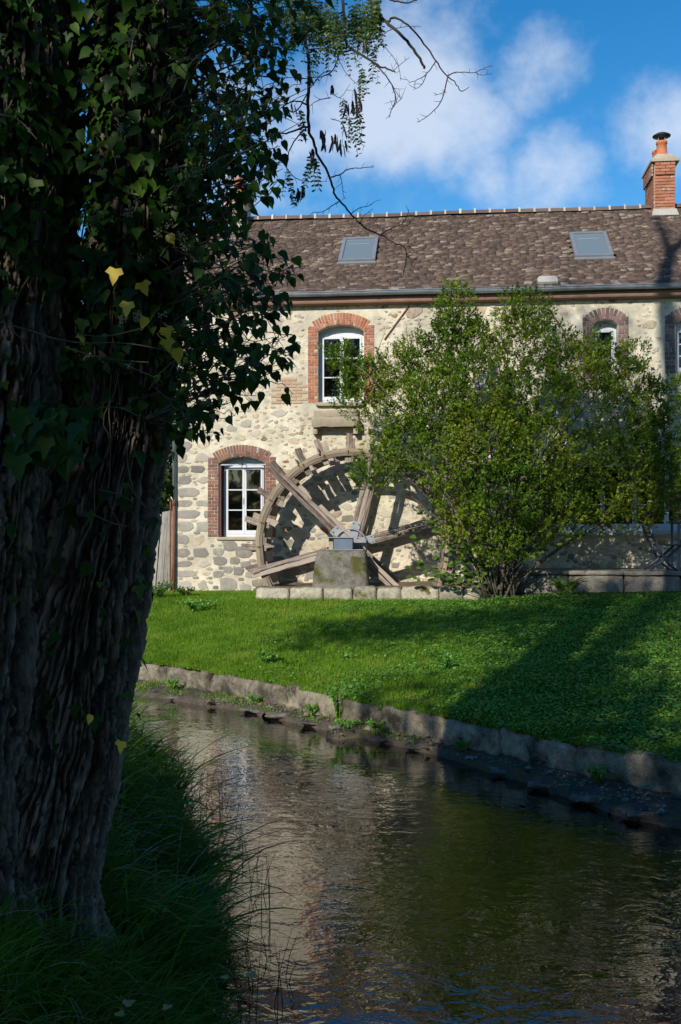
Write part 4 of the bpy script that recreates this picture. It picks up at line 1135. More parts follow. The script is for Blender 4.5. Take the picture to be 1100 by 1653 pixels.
for k in range(6):
    a = 16 + 60 * k
    for y in (-.075, DP + .075):
        for off in (-.047, .047):
            dx_, dz_2 = -sin(radians(a)) * off, cos(radians(a)) * off
            p = np.array(pol(.10, a, y)) + np.array([dx_, 0, dz_2]); r2 = RO + (random.uniform(.05, .3) if k in (2, 3) else random.uniform(-.02, .03))
            q = np.array(pol(r2, a, y)) + np.array([dx_, 0, dz_2])
            board('spoke', p, q, .074, .055, M['old_wood'], seg=10, jit=.008)
stub = {92: (.17, .30), 107: (.18, .28), 121: (.20, .28), 136: (.16, .28), 151: (.18, .24), 166: (.18, .32), 181: (.16, .22), 194: (.15, .22), 76: (.14, .1), 61: (.13, .1), 46: (.12, .05), 31: (.12, .1), 1: (.1, .1), 346: (.1, .1), 210: (.14, .1), 225: (.14, .1)}
for a, (inn, outr) in stub.items():
    for y in (.045, DP - .095):
        aa = a + random.uniform(-1.5, 1.5); o_ = outr * random.uniform(.75, 1.3)
        board('paddle_arm', pol(RO - inn - random.uniform(0, .08), aa, y), pol(RO + o_, aa + random.uniform(-2, 2), y), random.uniform(.095, .13), .07, M['old_wood'], seg=5, jit=.010)
    nb = MB()
    for rr_ in (RO - .05, RO - .10): nb.lathe([(.013, -.012), (.016, .0), (.008, .008)], 6, pol(rr_, a, -.055))
    nb.build('bolt', M['rust'], wheel)
    # what is left of the paddle boards across the rims
    if random.random() < .75:
        w0 = random.choice([(-.02, .42), (.5, DP + .1), (-.05, .25), (.2, DP + .08)])
        r_ = RO + .045
        board('paddle_board', (cos(radians(a + 2.6)) * r_, w0[0] - .06, sin(radians(a + 2.6)) * r_), (cos(radians(a + 2.6)) * r_, w0[1], sin(radians(a + 2.6)) * r_), .12, .028, M['old_wood'], up=(-sin(radians(a)), 0, cos(radians(a))), jit=.008, seg=4)
# inner ring boards between the paddle arms (sole planks that remain)
for a in (98, 113, 127, 143, 158, 172, 187, 202):
    a2 = a + random.uniform(-1, 1)
    board('sole_plank', pol(RO - .15, a2, DP * .15), pol(RO - .15, a2, DP + .02), .20, .025, M['old_wood'], up=(cos(radians(a2)), 0, sin(radians(a2))), jit=.006, seg=3)
# hub
hb_ = MB(); hb_.tube([(0, -.30, 0), (0, DP + .15, 0)], .085, 14); hub = hb_.build('axle', M['metal_grey'], wheel, True)
for k in range(6):
    a = 16 + 60 * k; mb = MB(); mb.beam((0, 0, 0), (.40, 0, 0), .155, .012, (0, 1, 0)); mb2 = mb.build('hub_plate', M['metal_grey'], wheel)
    t = np.array([cos(radians(a)), 0, sin(radians(a))]); u = np.array([0, 1, 0.]); w_ = np.cross(t, u); p = t * .05
    mb2.matrix_local = Matrix(((t[0], u[0], w_[0], p[0]), (t[1], u[1], w_[1], -.115 - .0035 * k), (t[2], u[2], w_[2], p[2]), (0, 0, 0, 1)))
    bo = MB()
    for q in (.2, .30):
        for s_2 in (-.05, .05): bo.tube([(q + .05, -.13 - .004 * k, s_2), (q + .05, -.118, s_2)], .012, 6)
    bb = bo.build('bolt', M['dark_iron'], mb2); bb.matrix_local = Matrix.Translation((0, .113, 0))
rg_ = MB(); rg_.tube([(.30 * cos(a), -.165, .30 * sin(a)) for a in np.linspace(0, 2 * pi, 41)], .014, 6, False); rg_.build('hub_ring', M['metal_grey'], wheel, True)
hd = MB(); hd.tube([(.30 * cos(a), -.20, .30 * sin(a)) for a in np.linspace(0, 2 * pi, 9)][:2], .01, 5); 
# pillar
pv = 1.42
px0, pz0 = wl(500, 945, pv + .38); px1, _ = wl(597, 945, pv + .38); qx0, pz1 = wl(511, 888, pv + .38); qx1, _ = wl(590, 888, pv + .38)
pil = rough_block('stone_pillar', 1, .36, 1, M['pillar'], 611, .012, sub=.09)
co = np.empty(len(pil.vertices) * 3); pil.vertices.foreach_get('co', co); co = co.reshape(-1, 3)
zb3 = 1.02; hgt = pz1 - zb3; tt = np.clip(co[:, 2], 0, 1)
xl = (1 - tt) * px0 + tt * qx0; xr = (1 - tt) * px1 + tt * qx1
nco = np.c_[(xl + xr) / 2 + co[:, 0] * (xr - xl) - (px0 + px1) / 2, co[:, 1] * (1.25 - .25 * tt), co[:, 2] * hgt]
pil.vertices.foreach_set('co', nco.ravel().astype(np.float32)); pil.update()
po = obj('stone_pillar', pil, None, H2W((px0 + px1) / 2, -(pv + .18), zb3), (0, 0, -HA)); tag(po, 'squat mossy stone pillar carrying the axle of the water wheel', 'pillar')
bq = MB(); bx0 = wl(540, 884, pv + .2)[0] - wx; bx1 = wl(570, 884, pv + .2)[0] - wx
brg = empty('bearing_block', H2W(wx, -(pv + .16), pz1), -HA); tag(brg, 'blue grey steel bearing block bolted on top of the mossy pillar', 'bearing block')
bq.box(bx0, bx1, -.14, .12, .012, .215); bq.build('housing', M['metal_blue'], brg)
b2 = MB(); b2.box(bx0 - .30, bx1 + .22, -.17, .16, .218, .232); b2.build('top_plate', M['metal_grey'], brg)
b3 = MB(); b3.box(bx0 - .12, bx1 + .2, -.16, .14, -.004, .010); b3.build('base_plate', M['metal_grey'], brg)
b4 = MB(); b4.box(bx0 - .10, bx0 - .02, -.06, .10, .012, .215); b4.build('bracket', M['sill'], brg)

# kerb in front of the wheel
kv = 1.98
kerb = empty('stone_kerb', H2W(wl(590, 960, kv)[0], -kv, .98), -HA); tag(kerb, 'row of pale mossy kerb stones edging the lawn below the wheel', 'kerb')
kx = wl(413, 965, kv)[0]; kend = wl(776, 955, kv)[0]; kx00 = wl(590, 960, kv)[0]; i = 0
while kx < kend - .1:
    L = min(random.uniform(.34, .68), kend - kx); me = rough_block('stone', L - .005, .34, .27 + random.uniform(-.015, .015), M['kerb'], 700 + i, .012, sub=.06)
    obj('stone', me, kerb, (kx + L / 2 - kx00, .17 + random.uniform(-.02, .02), -.045 + .03 * (kx / 6)), (0, random.uniform(-.015, .015), 0)); kx += L; i += 1
# moss floor behind the kerb
V, Fs = [], []; gxn = np.linspace(wl(420, 960, 1.6)[0] - .1, wl(800, 950, 1.6)[0], 60); gyn = np.linspace(-kv + .25, -.0, 16)
XX, YY = np.meshgrid(gxn, gyn, indexing='ij'); ZZ = 1.17 + .04 * fbm(XX * 3, YY * 3, 0, 3, 31) + .06 * (XX / 6)
tag(obj('moss_ground', mesh('moss_ground', np.stack([XX, YY, ZZ], -1), gridfaces(60, 16), M['soil'], True), None, tuple(O), (0, 0, -HA)), kind='structure')

# terrace along the right half
tv_ = 1.45
ter = empty('terrace', H2W(10, -tv_, 1.1), -HA); tag(ter, 'low stone terrace step under the right half of the house', 'terrace')
tx = wl(835, 930, tv_)[0]; i = 0; te = 16.5
while tx < te:
    L = random.uniform(.55, 1.0)
    obj('stone', rough_block('stone', L - .002, .3, .36, M['terrace'], 760 + i, .014, sub=.08), ter, (tx + L / 2 - 10, .15, -.02))
    obj('slab', rough_block('slab', L - .012, tv_ - .04, .07, M['terrace'], 800 + i, .008, sub=.12), ter, (tx + L / 2 - 10, tv_ / 2 - .04, .345)); tx += L; i += 1

# ================================================================== FENCE left of the house
fp = at_depth(240, 900, 20.6)
fence = empty('paling_fence', (fp[0], fp[1], .95)); tag(fence, 'weathered grey wooden paling fence leaning at the left house corner', 'fence')
x = -3.2
while x < .42:
    wv = random.uniform(.055, .085); hgt = 1.62 + .12 * sin(x * 2) + random.uniform(-.05, .06) - max(0, x) * .25
    mb = MB(); mb.beam((0, 0, 0), (0, 0, hgt), wv, .022, (0, 1, 0), .006, 5); pts = mb
    o = mb.build('paling', M['fence_wood'], fence); o.location = (x, random.uniform(-.02, .02), 0); o.rotation_euler = (0, .075 + random.gauss(0, .012), 0)
    x += wv + random.uniform(.004, .03)
for zz in (.45, 1.25):
    mb = MB(); mb.tube([(-3.2, .03, zz), (.35, .03, zz - .02)], .006, 5); mb.build('wire', M['rust'], fence)
pp = at_depth(277, 950, 20.35); mb = MB(); mb.tube([(0, 0, 0), (0, 0, 1.85)], .018, 8)
o = mb.build('fence_post', M['rust'], fence); o.location = (pp[0] - fp[0] - .02, pp[1] - fp[1], 0)

# ================================================================== CHAIR on the terrace
ch = empty('garden_chair', H2W(wl(1072, 918, 1.0)[0], -1.0, 1.525), -HA + .1); tag(ch, 'dark blue folding garden chair with curved crossed legs on the terrace', 'chair')
for y in (-.21, .21):
    c1 = MB(); c1.tube([(-.32, y, .80), (-.26, y, .62), (-.14, y, .35), (.02, y, .12), (.16, y, 0)], [.02, .024, .026, .026, .022], 7); c1.build('leg', M['chair'], ch, True)
    c2 = MB(); c2.tube([(-.30, y * .86, 0), (-.12, y * .86, .13), (.06, y * .86, .27), (.24, y * .86, .43)], [.02, .024, .024, .022], 7); c2.build('leg', M['chair'], ch, True)
for k in range(7):
    c3 = MB(); x = -.16 + k * .068; c3.box(x, x + .055, -.23, .23, .435, .452); c3.build('seat_slat', M['chair'], ch)
for k in range(4):
    c4 = MB(); q = .56 + k * .075; c4.box(-.33 + (.80 - q) * .28, -.315 + (.80 - q) * .28, -.19, .19, q, q + .055); c4.build('back_slat', M['chair'], ch)
c5 = MB(); c5.tube([(-.14, -.21, .35), (-.14, .21, .35)], .01, 6); c5.tube([(-.12, -.18, .13), (-.12, .18, .13)], .01, 6); c5.build('stretcher', M['chair'], ch)
tb = empty('garden_table', H2W(wl(1120, 918, .8)[0], -.85, 1.525), -HA); tag(tb, 'grey folding bistro table with thin upright legs beside the dark blue chair', 'table')
for sx_ in (-.33, .33):
    for sy_ in (-.28, .28):
        l = MB(); l.box(sx_ - .02, sx_ + .02, sy_ - .02, sy_ + .02, 0, .84); l.build('leg', M['metal_blue'], tb)
for k in range(8):
    l = MB(); l.box(-.42 + k * .106, -.42 + k * .106 + .098, -.36, .36, .845, .868); l.build('table_slat', M['metal_blue'], tb)
l = MB(); l.box(-.31, .31, -.295, -.275, .40, .44); l.box(-.31, .31, -.295, -.275, .74, .80); l.build('apron', M['metal_blue'], tb)

# ================================================================== TREES
def bark_trunk(name, path, rad, nth, zs, amp, seed, parent, flare=None, mat=None):
    """path: array (z, x, y); rad: array (z, r). Deeply furrowed bark as real relief."""
    path = np.array(path); rad = np.array(rad)
    cx = np.interp(zs, path[:, 0], path[:, 1])[:, None]; cy = np.interp(zs, path[:, 0], path[:, 2])[:, None]; r = np.interp(zs, rad[:, 0], rad[:, 1])[:, None]
    th = np.linspace(0, 2 * pi, nth, endpoint=False)[None]; z = zs[:, None] + 0 * th
    ux, uy = np.cos(th), np.sin(th)
    wx_ = .35 * fbm(ux * 2 + seed, uy * 2, z * .9, 3, seed); 
    big = fbm(ux * 2.2, uy * 2.2, z * .45 + seed, 3, seed + 1)
    k = 10.5 * (r / .4) ** .5
    wz_ = fbm(ux * 3, uy * 3, z * 4, 3, seed + 9)
    f = fbm(ux * k + wx_ * 5 + wz_ * .8, uy * k + wz_ * .7, z * 1.5 + wx_ * 2, 4, seed + 2, .6)
    ridge = 1 - np.abs(f) * 2.6; ridge = np.clip(ridge, -.6, 1)
    f2 = fbm(ux * k * 4 + wx_ * 6, uy * k * 4, z * 22, 3, seed + 3, .7)
    h = (1 - ridge) * -1.0
    plates = np.clip(np.abs(f) * 5.0, 0, 1) ** .8
    d = amp * (plates * 1.2 - .6 + .35 * f2) + big * r * .13
    if flare is not None:
        fl = np.exp(-(z - flare[0]) / flare[1]); d = d + fl * flare[2] * (.5 + .8 * np.clip(np.cos(th * 5 + seed + big * 3), -.3, 1))
    f3 = fbm(ux * k * 1.9 + wx_ * 5 + wz_ * 1.2 + 7, uy * k * 1.9 + wz_, z * 2.3 + seed, 4, seed + 13, .62); crack = 1 - np.clip(np.abs(f3) * 8, 0, 1)
    d = d - amp * .7 * crack * (R0 if False else 1)
    f4 = fbm(ux * k * 1.1 + wz_ * 2, uy * k * 1.1, z * 7, 3, seed + 41, .6); cross = 1 - np.clip(np.abs(f4) * 10, 0, 1); d = d - amp * .38 * cross
    plates = np.clip(plates - crack * .5 - cross * .3, 0, 1)
    bulk = fbm(ux * k * .55, uy * k * .55, z * 1.1, 3, seed + 31); d = d + bulk * amp * 1.3
    R = r + d
    X = cx + ux * R; Y = cy + uy * R
    n, m = X.shape
    i = np.arange(n - 1)[:, None] * m; j = np.arange(m)[None]; j2 = (j + 1) % m
    Fs = np.stack([i + j, i + j2, i + m + j2, i + m + j], -1).reshape(-1, 4)
    me = mesh(name, np.stack([X, Y, z], -1), Fs, mat or M['bark'], True)
    at = me.attributes.new('ridge', 'FLOAT', 'POINT'); at.data.foreach_set('value', (plates * .7 + .3 * (f2 + .5)).ravel().astype(np.float32))
    return obj(name, me, parent)
TREE0 = np.array([-1.35, 4.6])
locust = empty('locust_tree', (0, 0, 0)); tag(locust, 'old twin-stemmed tree with deeply furrowed bark in the near left foreground', 'tree')
fine = np.r_[np.linspace(.3, 5.4, 430), np.linspace(5.6, 17.8, 30)]
RS_path = [(.3, -1.44, 4.62), (.7, -1.40, 4.62), (1.35, -1.24, 4.6), (1.9, -1.15, 4.58), (2.2, -1.09, 4.56), (2.7, -.98, 4.55), (3.6, -.91, 4.55), (5.2, -.87, 4.55), (9, -.95, 4.45), (13, -1.2, 4.4), (15.5, -1.38, 4.4), (17.8, -1.5, 4.4)]
RS_rad = [(.3, .30), (.7, .275), (1.35, .26), (1.9, .225), (2.7, .185), (3, .185), (5.2, .185), (9, .15), (13, .14), (15.5, .135), (17.8, .11)]
LS_path = [(.3, -1.86, 4.4), (1, -1.82, 4.45), (2, -1.70, 4.5), (3, -1.58, 4.5), (4, -1.51, 4.5), (5.2, -1.52, 4.5), (8, -1.8, 4.5), (10, -2.1, 4.5)]
LS_rad = [(.3, .56), (1, .48), (2, .41), (2.8, .36), (3.6, .31), (5.2, .28), (8, .2), (10, .10)]
bark_trunk('trunk', RS_path, RS_rad, 360, fine, .040, 3, locust, (.5, .22, .05))
bark_trunk('trunk', LS_path, LS_rad, 460, fine[fine < 10], .050, 8, locust, (.5, .25, .07))
# limbs of the crown above the frame
lb = MB(); lim = [[(-.85, 4.4, 9), (.6, 4.9, 10.5), (2.4, 5.6, 12.6), (3.4, 6, 14.5)], [(-1.5, 4.4, 17.7), (-1.75, 4.4, 18.8), (-2.1, 4.4, 19.9)], [(-1.48, 4.4, 17.6), (-1.3, 4.4, 18.4), (-1.15, 4.4, 19.6)], [(-1.2, 4.4, 12.9), (-2.2, 4.6, 14.2), (-2.9, 4.8, 15.8)], [(-1.0, 4.4, 10.5), (-.1, 4.8, 12), (.5, 5, 13.8)], [(-1.1, 4.4, 12), (-2.0, 4.6, 12.8), (-3.1, 4.7, 13.2)],
                  [(-1.9, 4.6, 8.8), (-3.2, 3.6, 10.4), (-4.6, 2.8, 11.6)], [(-.88, 4.5, 5.6), (-.5, 5.1, 5.75), (.1, 5.3, 5.7), (.9, 5.4, 5.35)], [(-1.6, 4.4, 6.5), (-2.6, 2.8, 8), (-3.2, 1.6, 8.8)], [(-.85, 4.4, 8), (.4, 3.4, 9.4), (1.6, 2.4, 10)]]
limr = [(.10, .08, .05, .02), (.10, .09, .06), (.10, .09, .06), (.07, .05, .03), (.07, .05, .03), (.06, .04, .02), (.13, .08, .04), (.035, .03, .02, .012), (.12, .08, .04), (.10, .07, .03)]
for l_, r_ in zip(lim, limr):
    mb = MB(); P_ = smoothline(l_, 2); mb.tube(P_, np.interp(np.linspace(0, 1, len(P_)), np.linspace(0, 1, len(r_)), r_), 9); mb.build('limb', M['bark'], locust, True)

# bare hanging branches, seed pods and leaflets against the sky
zo = lambda p: (460 + p[0] / 3.235, p[1] / 3.235)
BR = [([(300, -60), (300, 0), (315, 180), (318, 235), (350, 262), (440, 310), (490, 345), (540, 360), (580, 375)], .010, .003),
      ([(480, 342), (520, 385), (565, 450), (580, 520), (560, 570), (545, 615)], .004, .0015),
      ([(90, -60), (100, 80), (105, 200), (128, 300), (125, 450), (118, 660), (150, 740), (170, 810), (240, 920), (250, 1000), (290, 1055), (350, 1120), (400, 1180), (490, 1225), (560, 1260), (630, 1295), (640, 1350), (620, 1440)], .011, .0016),
      ([(500, 1225), (560, 1190), (610, 1175), (640, 1130), (650, 1095)], .0032, .0012), ([(242, 925), (290, 915), (330, 880), (390, 878), (465, 872)], .004, .0013),
      ([(290, 915), (300, 960), (305, 1020), (318, 1035)], .0022, .001), ([(285, 1052), (225, 1090), (190, 1110), (145, 1108)], .003, .001), ([(345, 1118), (400, 1078), (435, 1080), (462, 1060)], .0025, .001),
      ([(600, 1185), (640, 1180), (665, 1150)], .002, .001), ([(640, 1340), (660, 1350), (690, 1355)], .002, .001), ([(640, 1290), (680, 1278)], .002, .001), ([(400, 1180), (395, 1140), (460, 1090)], .002, .001),
      ([(430, -60), (440, 0), (480, 60), (540, 125), (600, 175), (660, 235), (700, 300), (731, 356)], .011, .006),
      ([(535, 118), (560, 90), (600, 95), (660, 150), (740, 240), (790, 320), (850, 395), (905, 450), (920, 485), (960, 455)], .007, .0015),
      ([(850, 395), (890, 375), (940, 378), (1000, 380), (1040, 355), (1085, 340)], .0032, .001), ([(1000, 380), (1020, 395), (1080, 385)], .0018, .001),
      ([(850, 400), (838, 480), (800, 560), (750, 605), (690, 640)], .0035, .0012), ([(838, 470), (820, 490), (780, 498)], .0018, .001), ([(790, 320), (740, 390), (700, 415), (652, 432)], .003, .001), ([(740, 390), (715, 450), (670, 468)], .002, .001),
      ([(315, 235), (290, 275), (250, 375), (200, 400), (150, 400), (60, 420)], .004, .002), ([(345, 262), (290, 280), (220, 275)], .005, .002), ([(315, 180), (400, 205), (490, 200), (540, 160), (610, 140), (710, 137)], .0035, .001),
      ([(490, 205), (530, 250), (575, 310), (600, 360), (605, 420)], .002, .001), ([(560, 375), (600, 340), (650, 300)], .0018, .001), ([(565, 450), (600, 510), (615, 510)], .002, .001), ([(560, 570), (590, 530), (612, 515)], .0016, .001),
      ([(550, 0), (585, 5), (620, 15), (660, 10), (690, 0)], .005, .003), ([(118, 660), (60, 680), (0, 700), (-60, 690)], .006, .003), ([(120, 550), (60, 520), (-20, 560)], .005, .002), ([(110, 670), (50, 730), (20, 800), (0, 870), (60, 940), (140, 950), (220, 945)], .004, .001),
      ([(250, 490), (290, 520), (340, 440)], .002, .001), ([(240, 620), (310, 640), (310, 700), (420, 765)], .002, .001), ([(280, 310), (330, 400), (390, 450)], .002, .001), ([(240, 510), (180, 520), (120, 560)], .003, .001), ([(0, 560), (60, 600), (120, 480), (190, 380), (250, 370)], .004, .002)]
br_depth = {}
for bi, (pts, r0, r1) in enumerate(BR):
    P3 = []
    for k, p in enumerate(pts):
        q = zo(p); dep = 5.2 + .16 * math.sin(p[0] * .006 + 1) + .12 * math.cos(p[1] * .005)
        P3.append(at_depth(q[0], q[1], dep))
    P3 = smoothline(P3, 2)[:, :3] if True else P3
    P3 = P3 + np.c_[rng.normal(size=(len(P3), 3)) * min(.0025, r0 * .35)]
    mb = MB(); mb.tube(P3, np.linspace(r0, r1, len(P3)), 6); mb.build('branch', M['twig'], locust, True)
    # little spurs
    if r0 < .006:
        for k in range(2, len(P3) - 1, 3):
            sp = MB()
            d = P3[k + 1] - P3[k]; d = d / np.linalg.norm(d); s_ = np.cross(d, (0, 1, 0)) * random.choice((-1, 1)) + d * .6 + (0, random.uniform(-.5, .5), 0)
            L = random.uniform(.015, .05); sp.tube([P3[k], P3[k] + s_ * L * .6, P3[k] + s_ * L + (0, 0, random.uniform(-.01, .01))], [.0014, .001, .0006], 4)
            sp.build('spur', M['twig'], locust)
pod_t = []; n = 9
Vp = []
for i in range(n):
    t = i / (n - 1); wv = .5 * (math.sin(pi * min(max(t, .04), .97)) ** .4) * (1 + .12 * math.sin(t * 19)); c = .35 * math.sin(t * 2.4)
    Vp += [(c - wv, -t, 0), (c + wv, -t, 0), (c, -t, .35 * wv)]
Fp = []
for i in range(n - 1):
    a = i * 3; b_ = a + 3; Fp += [(a, a + 2, b_ + 2, b_), (a + 2, a + 1, b_ + 1, b_ + 2), (a + 1, a, b_, b_ + 1)]
podme = [mesh('seed_pod', [(x * (1 + .2 * k), 0 if 0 else y, z) for x, y, z in Vp], Fp, M['pod']) for k in range(2)]
def pods(x0, x1, y0, y1, n):
    for _ in range(n):
        p = zo((random.uniform(x0, x1), random.uniform(y0, y1))); q = at_depth(p[0], p[1], 5.2 + random.uniform(-.12, .12)); L = random.uniform(.045, .075)
        obj('seed_pod', random.choice(podme), locust, q, (pi / 2 + random.uniform(-.25, .25), random.uniform(-.35, .35), random.uniform(-1.5, 1.5)), (.013, L, .012))
for a in ((345, 395, 445, 560, 13), (180, 225, 670, 740, 8), (230, 315, 700, 760, 15), (60, 100, 955, 1010, 8), (125, 165, 770, 830, 9), (370, 440, 200, 255, 8), (310, 335, 540, 590, 4), (240, 250, 440, 470, 2), (300, 312, 650, 670, 2)): pods(*a)
# pinnate leaves
tvl = [(0, 0, 0), (-.5, .35, .05), (-.42, .75, .03), (0, 1, 0), (.42, .75, .03), (.5, .35, .05)]; tfl = [(0, 1, 2, 3), (0, 3, 4, 5)]
pos, td, nn_, LL, WW = [], [], [], [], []
rach = MB()
def pinnate(p0, dirn, L, npair, ls):
    dirn = np.array(dirn, float); dirn /= np.linalg.norm(dirn); side = np.cross(dirn, (0, 1, 0)) + rng.normal(size=3) * .25; side /= np.linalg.norm(side)
    pts = [p0 + dirn * L * t + np.array([0, 0, -.25 * L * t * t]) for t in np.linspace(0, 1, 5)]; rach.tube(pts, .0009, 3, False)
    for k in range(npair):
        t = (k + .6) / npair; q = p0 + dirn * L * t + np.array([0, 0, -.25 * L * t * t])
        for s_ in (-1, 1):
            pos.append(q); td.append(side * s_ + dirn * .35 + rng.normal(size=3) * .15 + np.array([0, 0, -.25])); nn_.append(rng.normal(size=3) * .6 + np.array([0, -1, .4])); LL.append(ls * random.uniform(.8, 1.15)); WW.append(ls * .5)
for (x0, x1, y0, y1, n) in ((455, 480, 210, 240, 4), (395, 410, 345, 400, 4), (365, 385, 530, 570, 5), (335, 345, 600, 640, 3), (125, 165, 800, 850, 6), (0, 20, 880, 910, 4), (350, 480, -10, 100, 30), (20, 430, -30, 150, 60), (180, 330, 60, 260, 14), (420, 500, -20, 60, 12), (100, 280, -10, 130, 42), (-40, 160, -20, 60, 20), (390, 440, 100, 180, 8), (130, 170, 230, 250, 3), (60, 110, 560, 590, 4), (290, 320, 510, 525, 3), (480, 500, 20, 60, 5)):
    for _ in range(n):
        p = zo((random.uniform(x0, x1), random.uniform(y0, y1))); q = at_depth(p[0], p[1], 5.25 + random.uniform(-.15, .2))
        pinnate(q, (random.uniform(-.35, .35), random.uniform(-.3, .3), -1), random.uniform(.09, .17), random.randint(6, 9), random.uniform(.016, .024))
V_, F_ = cloud(np.array(pos), np.array(td), np.array(nn_), np.array(LL), np.array(WW), tvl, tfl)
tag(obj('leaflets', mesh('leaflets', V_, F_, M['locust_leaf']), locust), kind='stuff')
tag(rach.build('leaf_stalks', M['twig'], locust), kind='stuff')

def crown_cloud(centres, n, size, seed=0, up=.2, shell=.55, leaf=None, clump=.35):
    """leaves gathered in clumps through ellipsoids: centres list of (x,y,z,rx,ry,rz)"""
    C_ = np.array([tuple(c) + (1.0,) * (7 - len(c)) for c in centres], float); vol = C_[:, 3] * C_[:, 4] * C_[:, 5]; pr = vol ** .75 * (C_[:, 6] if C_.shape[1] > 6 else 1); pr /= pr.sum()
    nc = max(1, n // 14); ci = rng.choice(len(C_), nc, p=pr)
    u_ = runit(nc); rr = np.where(rng.random(nc) < shell, rng.uniform(.75, 1.06, nc), rng.random(nc) ** .4 * .95)
    cp = C_[ci, :3] + u_ * rr[:, None] * C_[ci, 3:6]
    p = np.repeat(cp, 14, 0) + rng.normal(size=(nc * 14, 3)) * clump
    t = runit(len(p)) + np.repeat(u_, 14, 0) * .6 + np.array([0, 0, up]); nm = runit(len(p)) + np.array([0, 0, .8])
    L = size * rng.uniform(.6, 1.3, len(p)); tv_, tf_ = ([(0, 0, 0), (-.5, .5, .1), (0, 1, 0), (.5, .5, .1)], [(0, 1, 2, 3)])
    return cloud(p, t, nm, L, L * .62, tv_, tf_)
# the crown of the old tree, above the frame, clumps added to shade the lawn
V_, F_ = crown_cloud([(3.2, 6, 14.6, 1.7, 1.5, 1.5), (1.8, 5.2, 18.6, 1.7, 1.6, 1.5), (-.4, 2.6, 10.5, 1.8, 1.6, 1.7), (-3.0, 1.6, 9.6, 1.8, 1.6, 1.5), (1.8, 2.4, 10.5, 2.1, 1.6, 1.5), (3.2, 3.4, 12.6, 1.6, 1.5, 1.3), (-2.5, 4.8, 12.6, 1.0, .9, .8), (-2.9, 4.7, 15.2, .8, .8, .9), (.3, 5, 12.4, 1.1, .9, 1.1), (.2, 5, 15, 1.1, .9, 1.0), (-1.4, 4.6, 11, 1.4, .9, .9), (-4.9, 4.5, 7.4, 1.2, .5, .35, 6), (-3.7, 4.5, 7.65, 1.0, .5, .3, 6), (-2.8, 4.5, 8.0, .8, .5, .3, 5), (-1.7, 4.6, 8.9, 1.1, .7, .6, 2), (-2.3, 4.5, 7.4, .8, .6, .6, 1.5), (-.5, 4.7, 7.6, .8, .6, .7, 1.3), (-1.2, 4.6, 6.6, 1.0, .6, .5, 1.3)], 27000, .12)
tag(obj('crown', mesh('crown', V_, F_, M['locust_leaf']), locust), kind='stuff')

def tree(name, label, x, y, z0, h, r, blobs, nleaf, size, mat='tree_dark', group=None, clump=.4):
    t = empty(name, (x, y, z0)); tag(t, label, 'tree', group)
    mb = MB(); P_ = smoothline([(0, 0, -.2), (.1, .1, h * .3), (-.1, 0, h * .6), (0, 0, h * .9)], 2); mb.tube(P_, np.linspace(r, r * .25, len(P_)), 10); mb.build('trunk', M['bark'], t, True)
    for b_ in blobs:
        q = np.array(b_[:3]); s0 = np.array([0, 0, max(h * .25, min(q[2] - 1.0, h * .6))]); mid = (s0 + q) / 2 + rng.normal(size=3) * .2
        mb = MB(); P_ = smoothline([s0, mid, q], 2); mb.tube(P_, np.linspace(r * .45, r * .1, len(P_)), 7); mb.build('limb', M['bark'], t, True)
    V_, F_ = crown_cloud(blobs, nleaf, size, clump=clump)
    tag(obj('crown', mesh('crown', V_, F_, M[mat]), t), kind='stuff'); return t
# trees on the near bank beside and behind the camera, which shade the stream
tree('bank_tree', 'broad leafy tree on the near bank, out of frame, shading the grassy bank', -4.2, -4.2, .7, 10.5, .35,
     [(-1.4, 0, 4.2, 2.0, 2.2, 2.0), (.6, .3, 5.4, 2.3, 2.2, 2.2), (-1.0, 0, 8.0, 2.3, 2.2, 2.0, .3), (-1.8, 0, 6.2, 1.6, 1.8, 1.5), (2.4, 0, 7.4, 1.8, 1.8, 1.8, .45), (-2.2, .4, 2.6, 1.6, 1.6, 1.5)], 21000, .20)
tree('bank_tree', 'second leafy tree on the near bank, out of frame, shading the stream', 1.6, -5.5, .7, 12, .38,
     [(-1.6, 0, 5.2, 2.2, 2.2, 2.2), (1.4, 0, 6, 2.4, 2.2, 2.2), (-1.4, 0, 9, 2.4, 2.2, 2.2, .4), (1.8, 0, 10, 2.4, 2.2, 2.2, .35), (0, 0, 12.4, 2.6, 2.2, 1.8, .3)], 20000, .20)
tree('bank_tree', 'third leafy tree on the near bank, out of frame to the right', 6.6, -4.5, .6, 13, .4,
     [(-1.6, 0, 5.5, 2.4, 2.2, 2.4), (1.4, 0, 7, 2.6, 2.2, 2.4), (-1.2, 0, 10, 2.6, 2.2, 2.4), (1.5, 0, 12, 2.6, 2.2, 2.2)], 14000, .22)
V_, F_ = crown_cloud([(x_, -48 + 8 * sin(x_), 4, 8, 4, 5 + 1.5 * sin(x_ * .7)) for x_ in range(-90, 95, 9)], 26000, .9, clump=1.0)  # unseen wood, added so the window panes reflect something dark
tag(obj('reflection_woods', mesh('reflection_woods', V_, F_, M['tree_dark'])), 'unseen wood added behind the near bank to darken the window reflections', 'wood', kind='stuff')
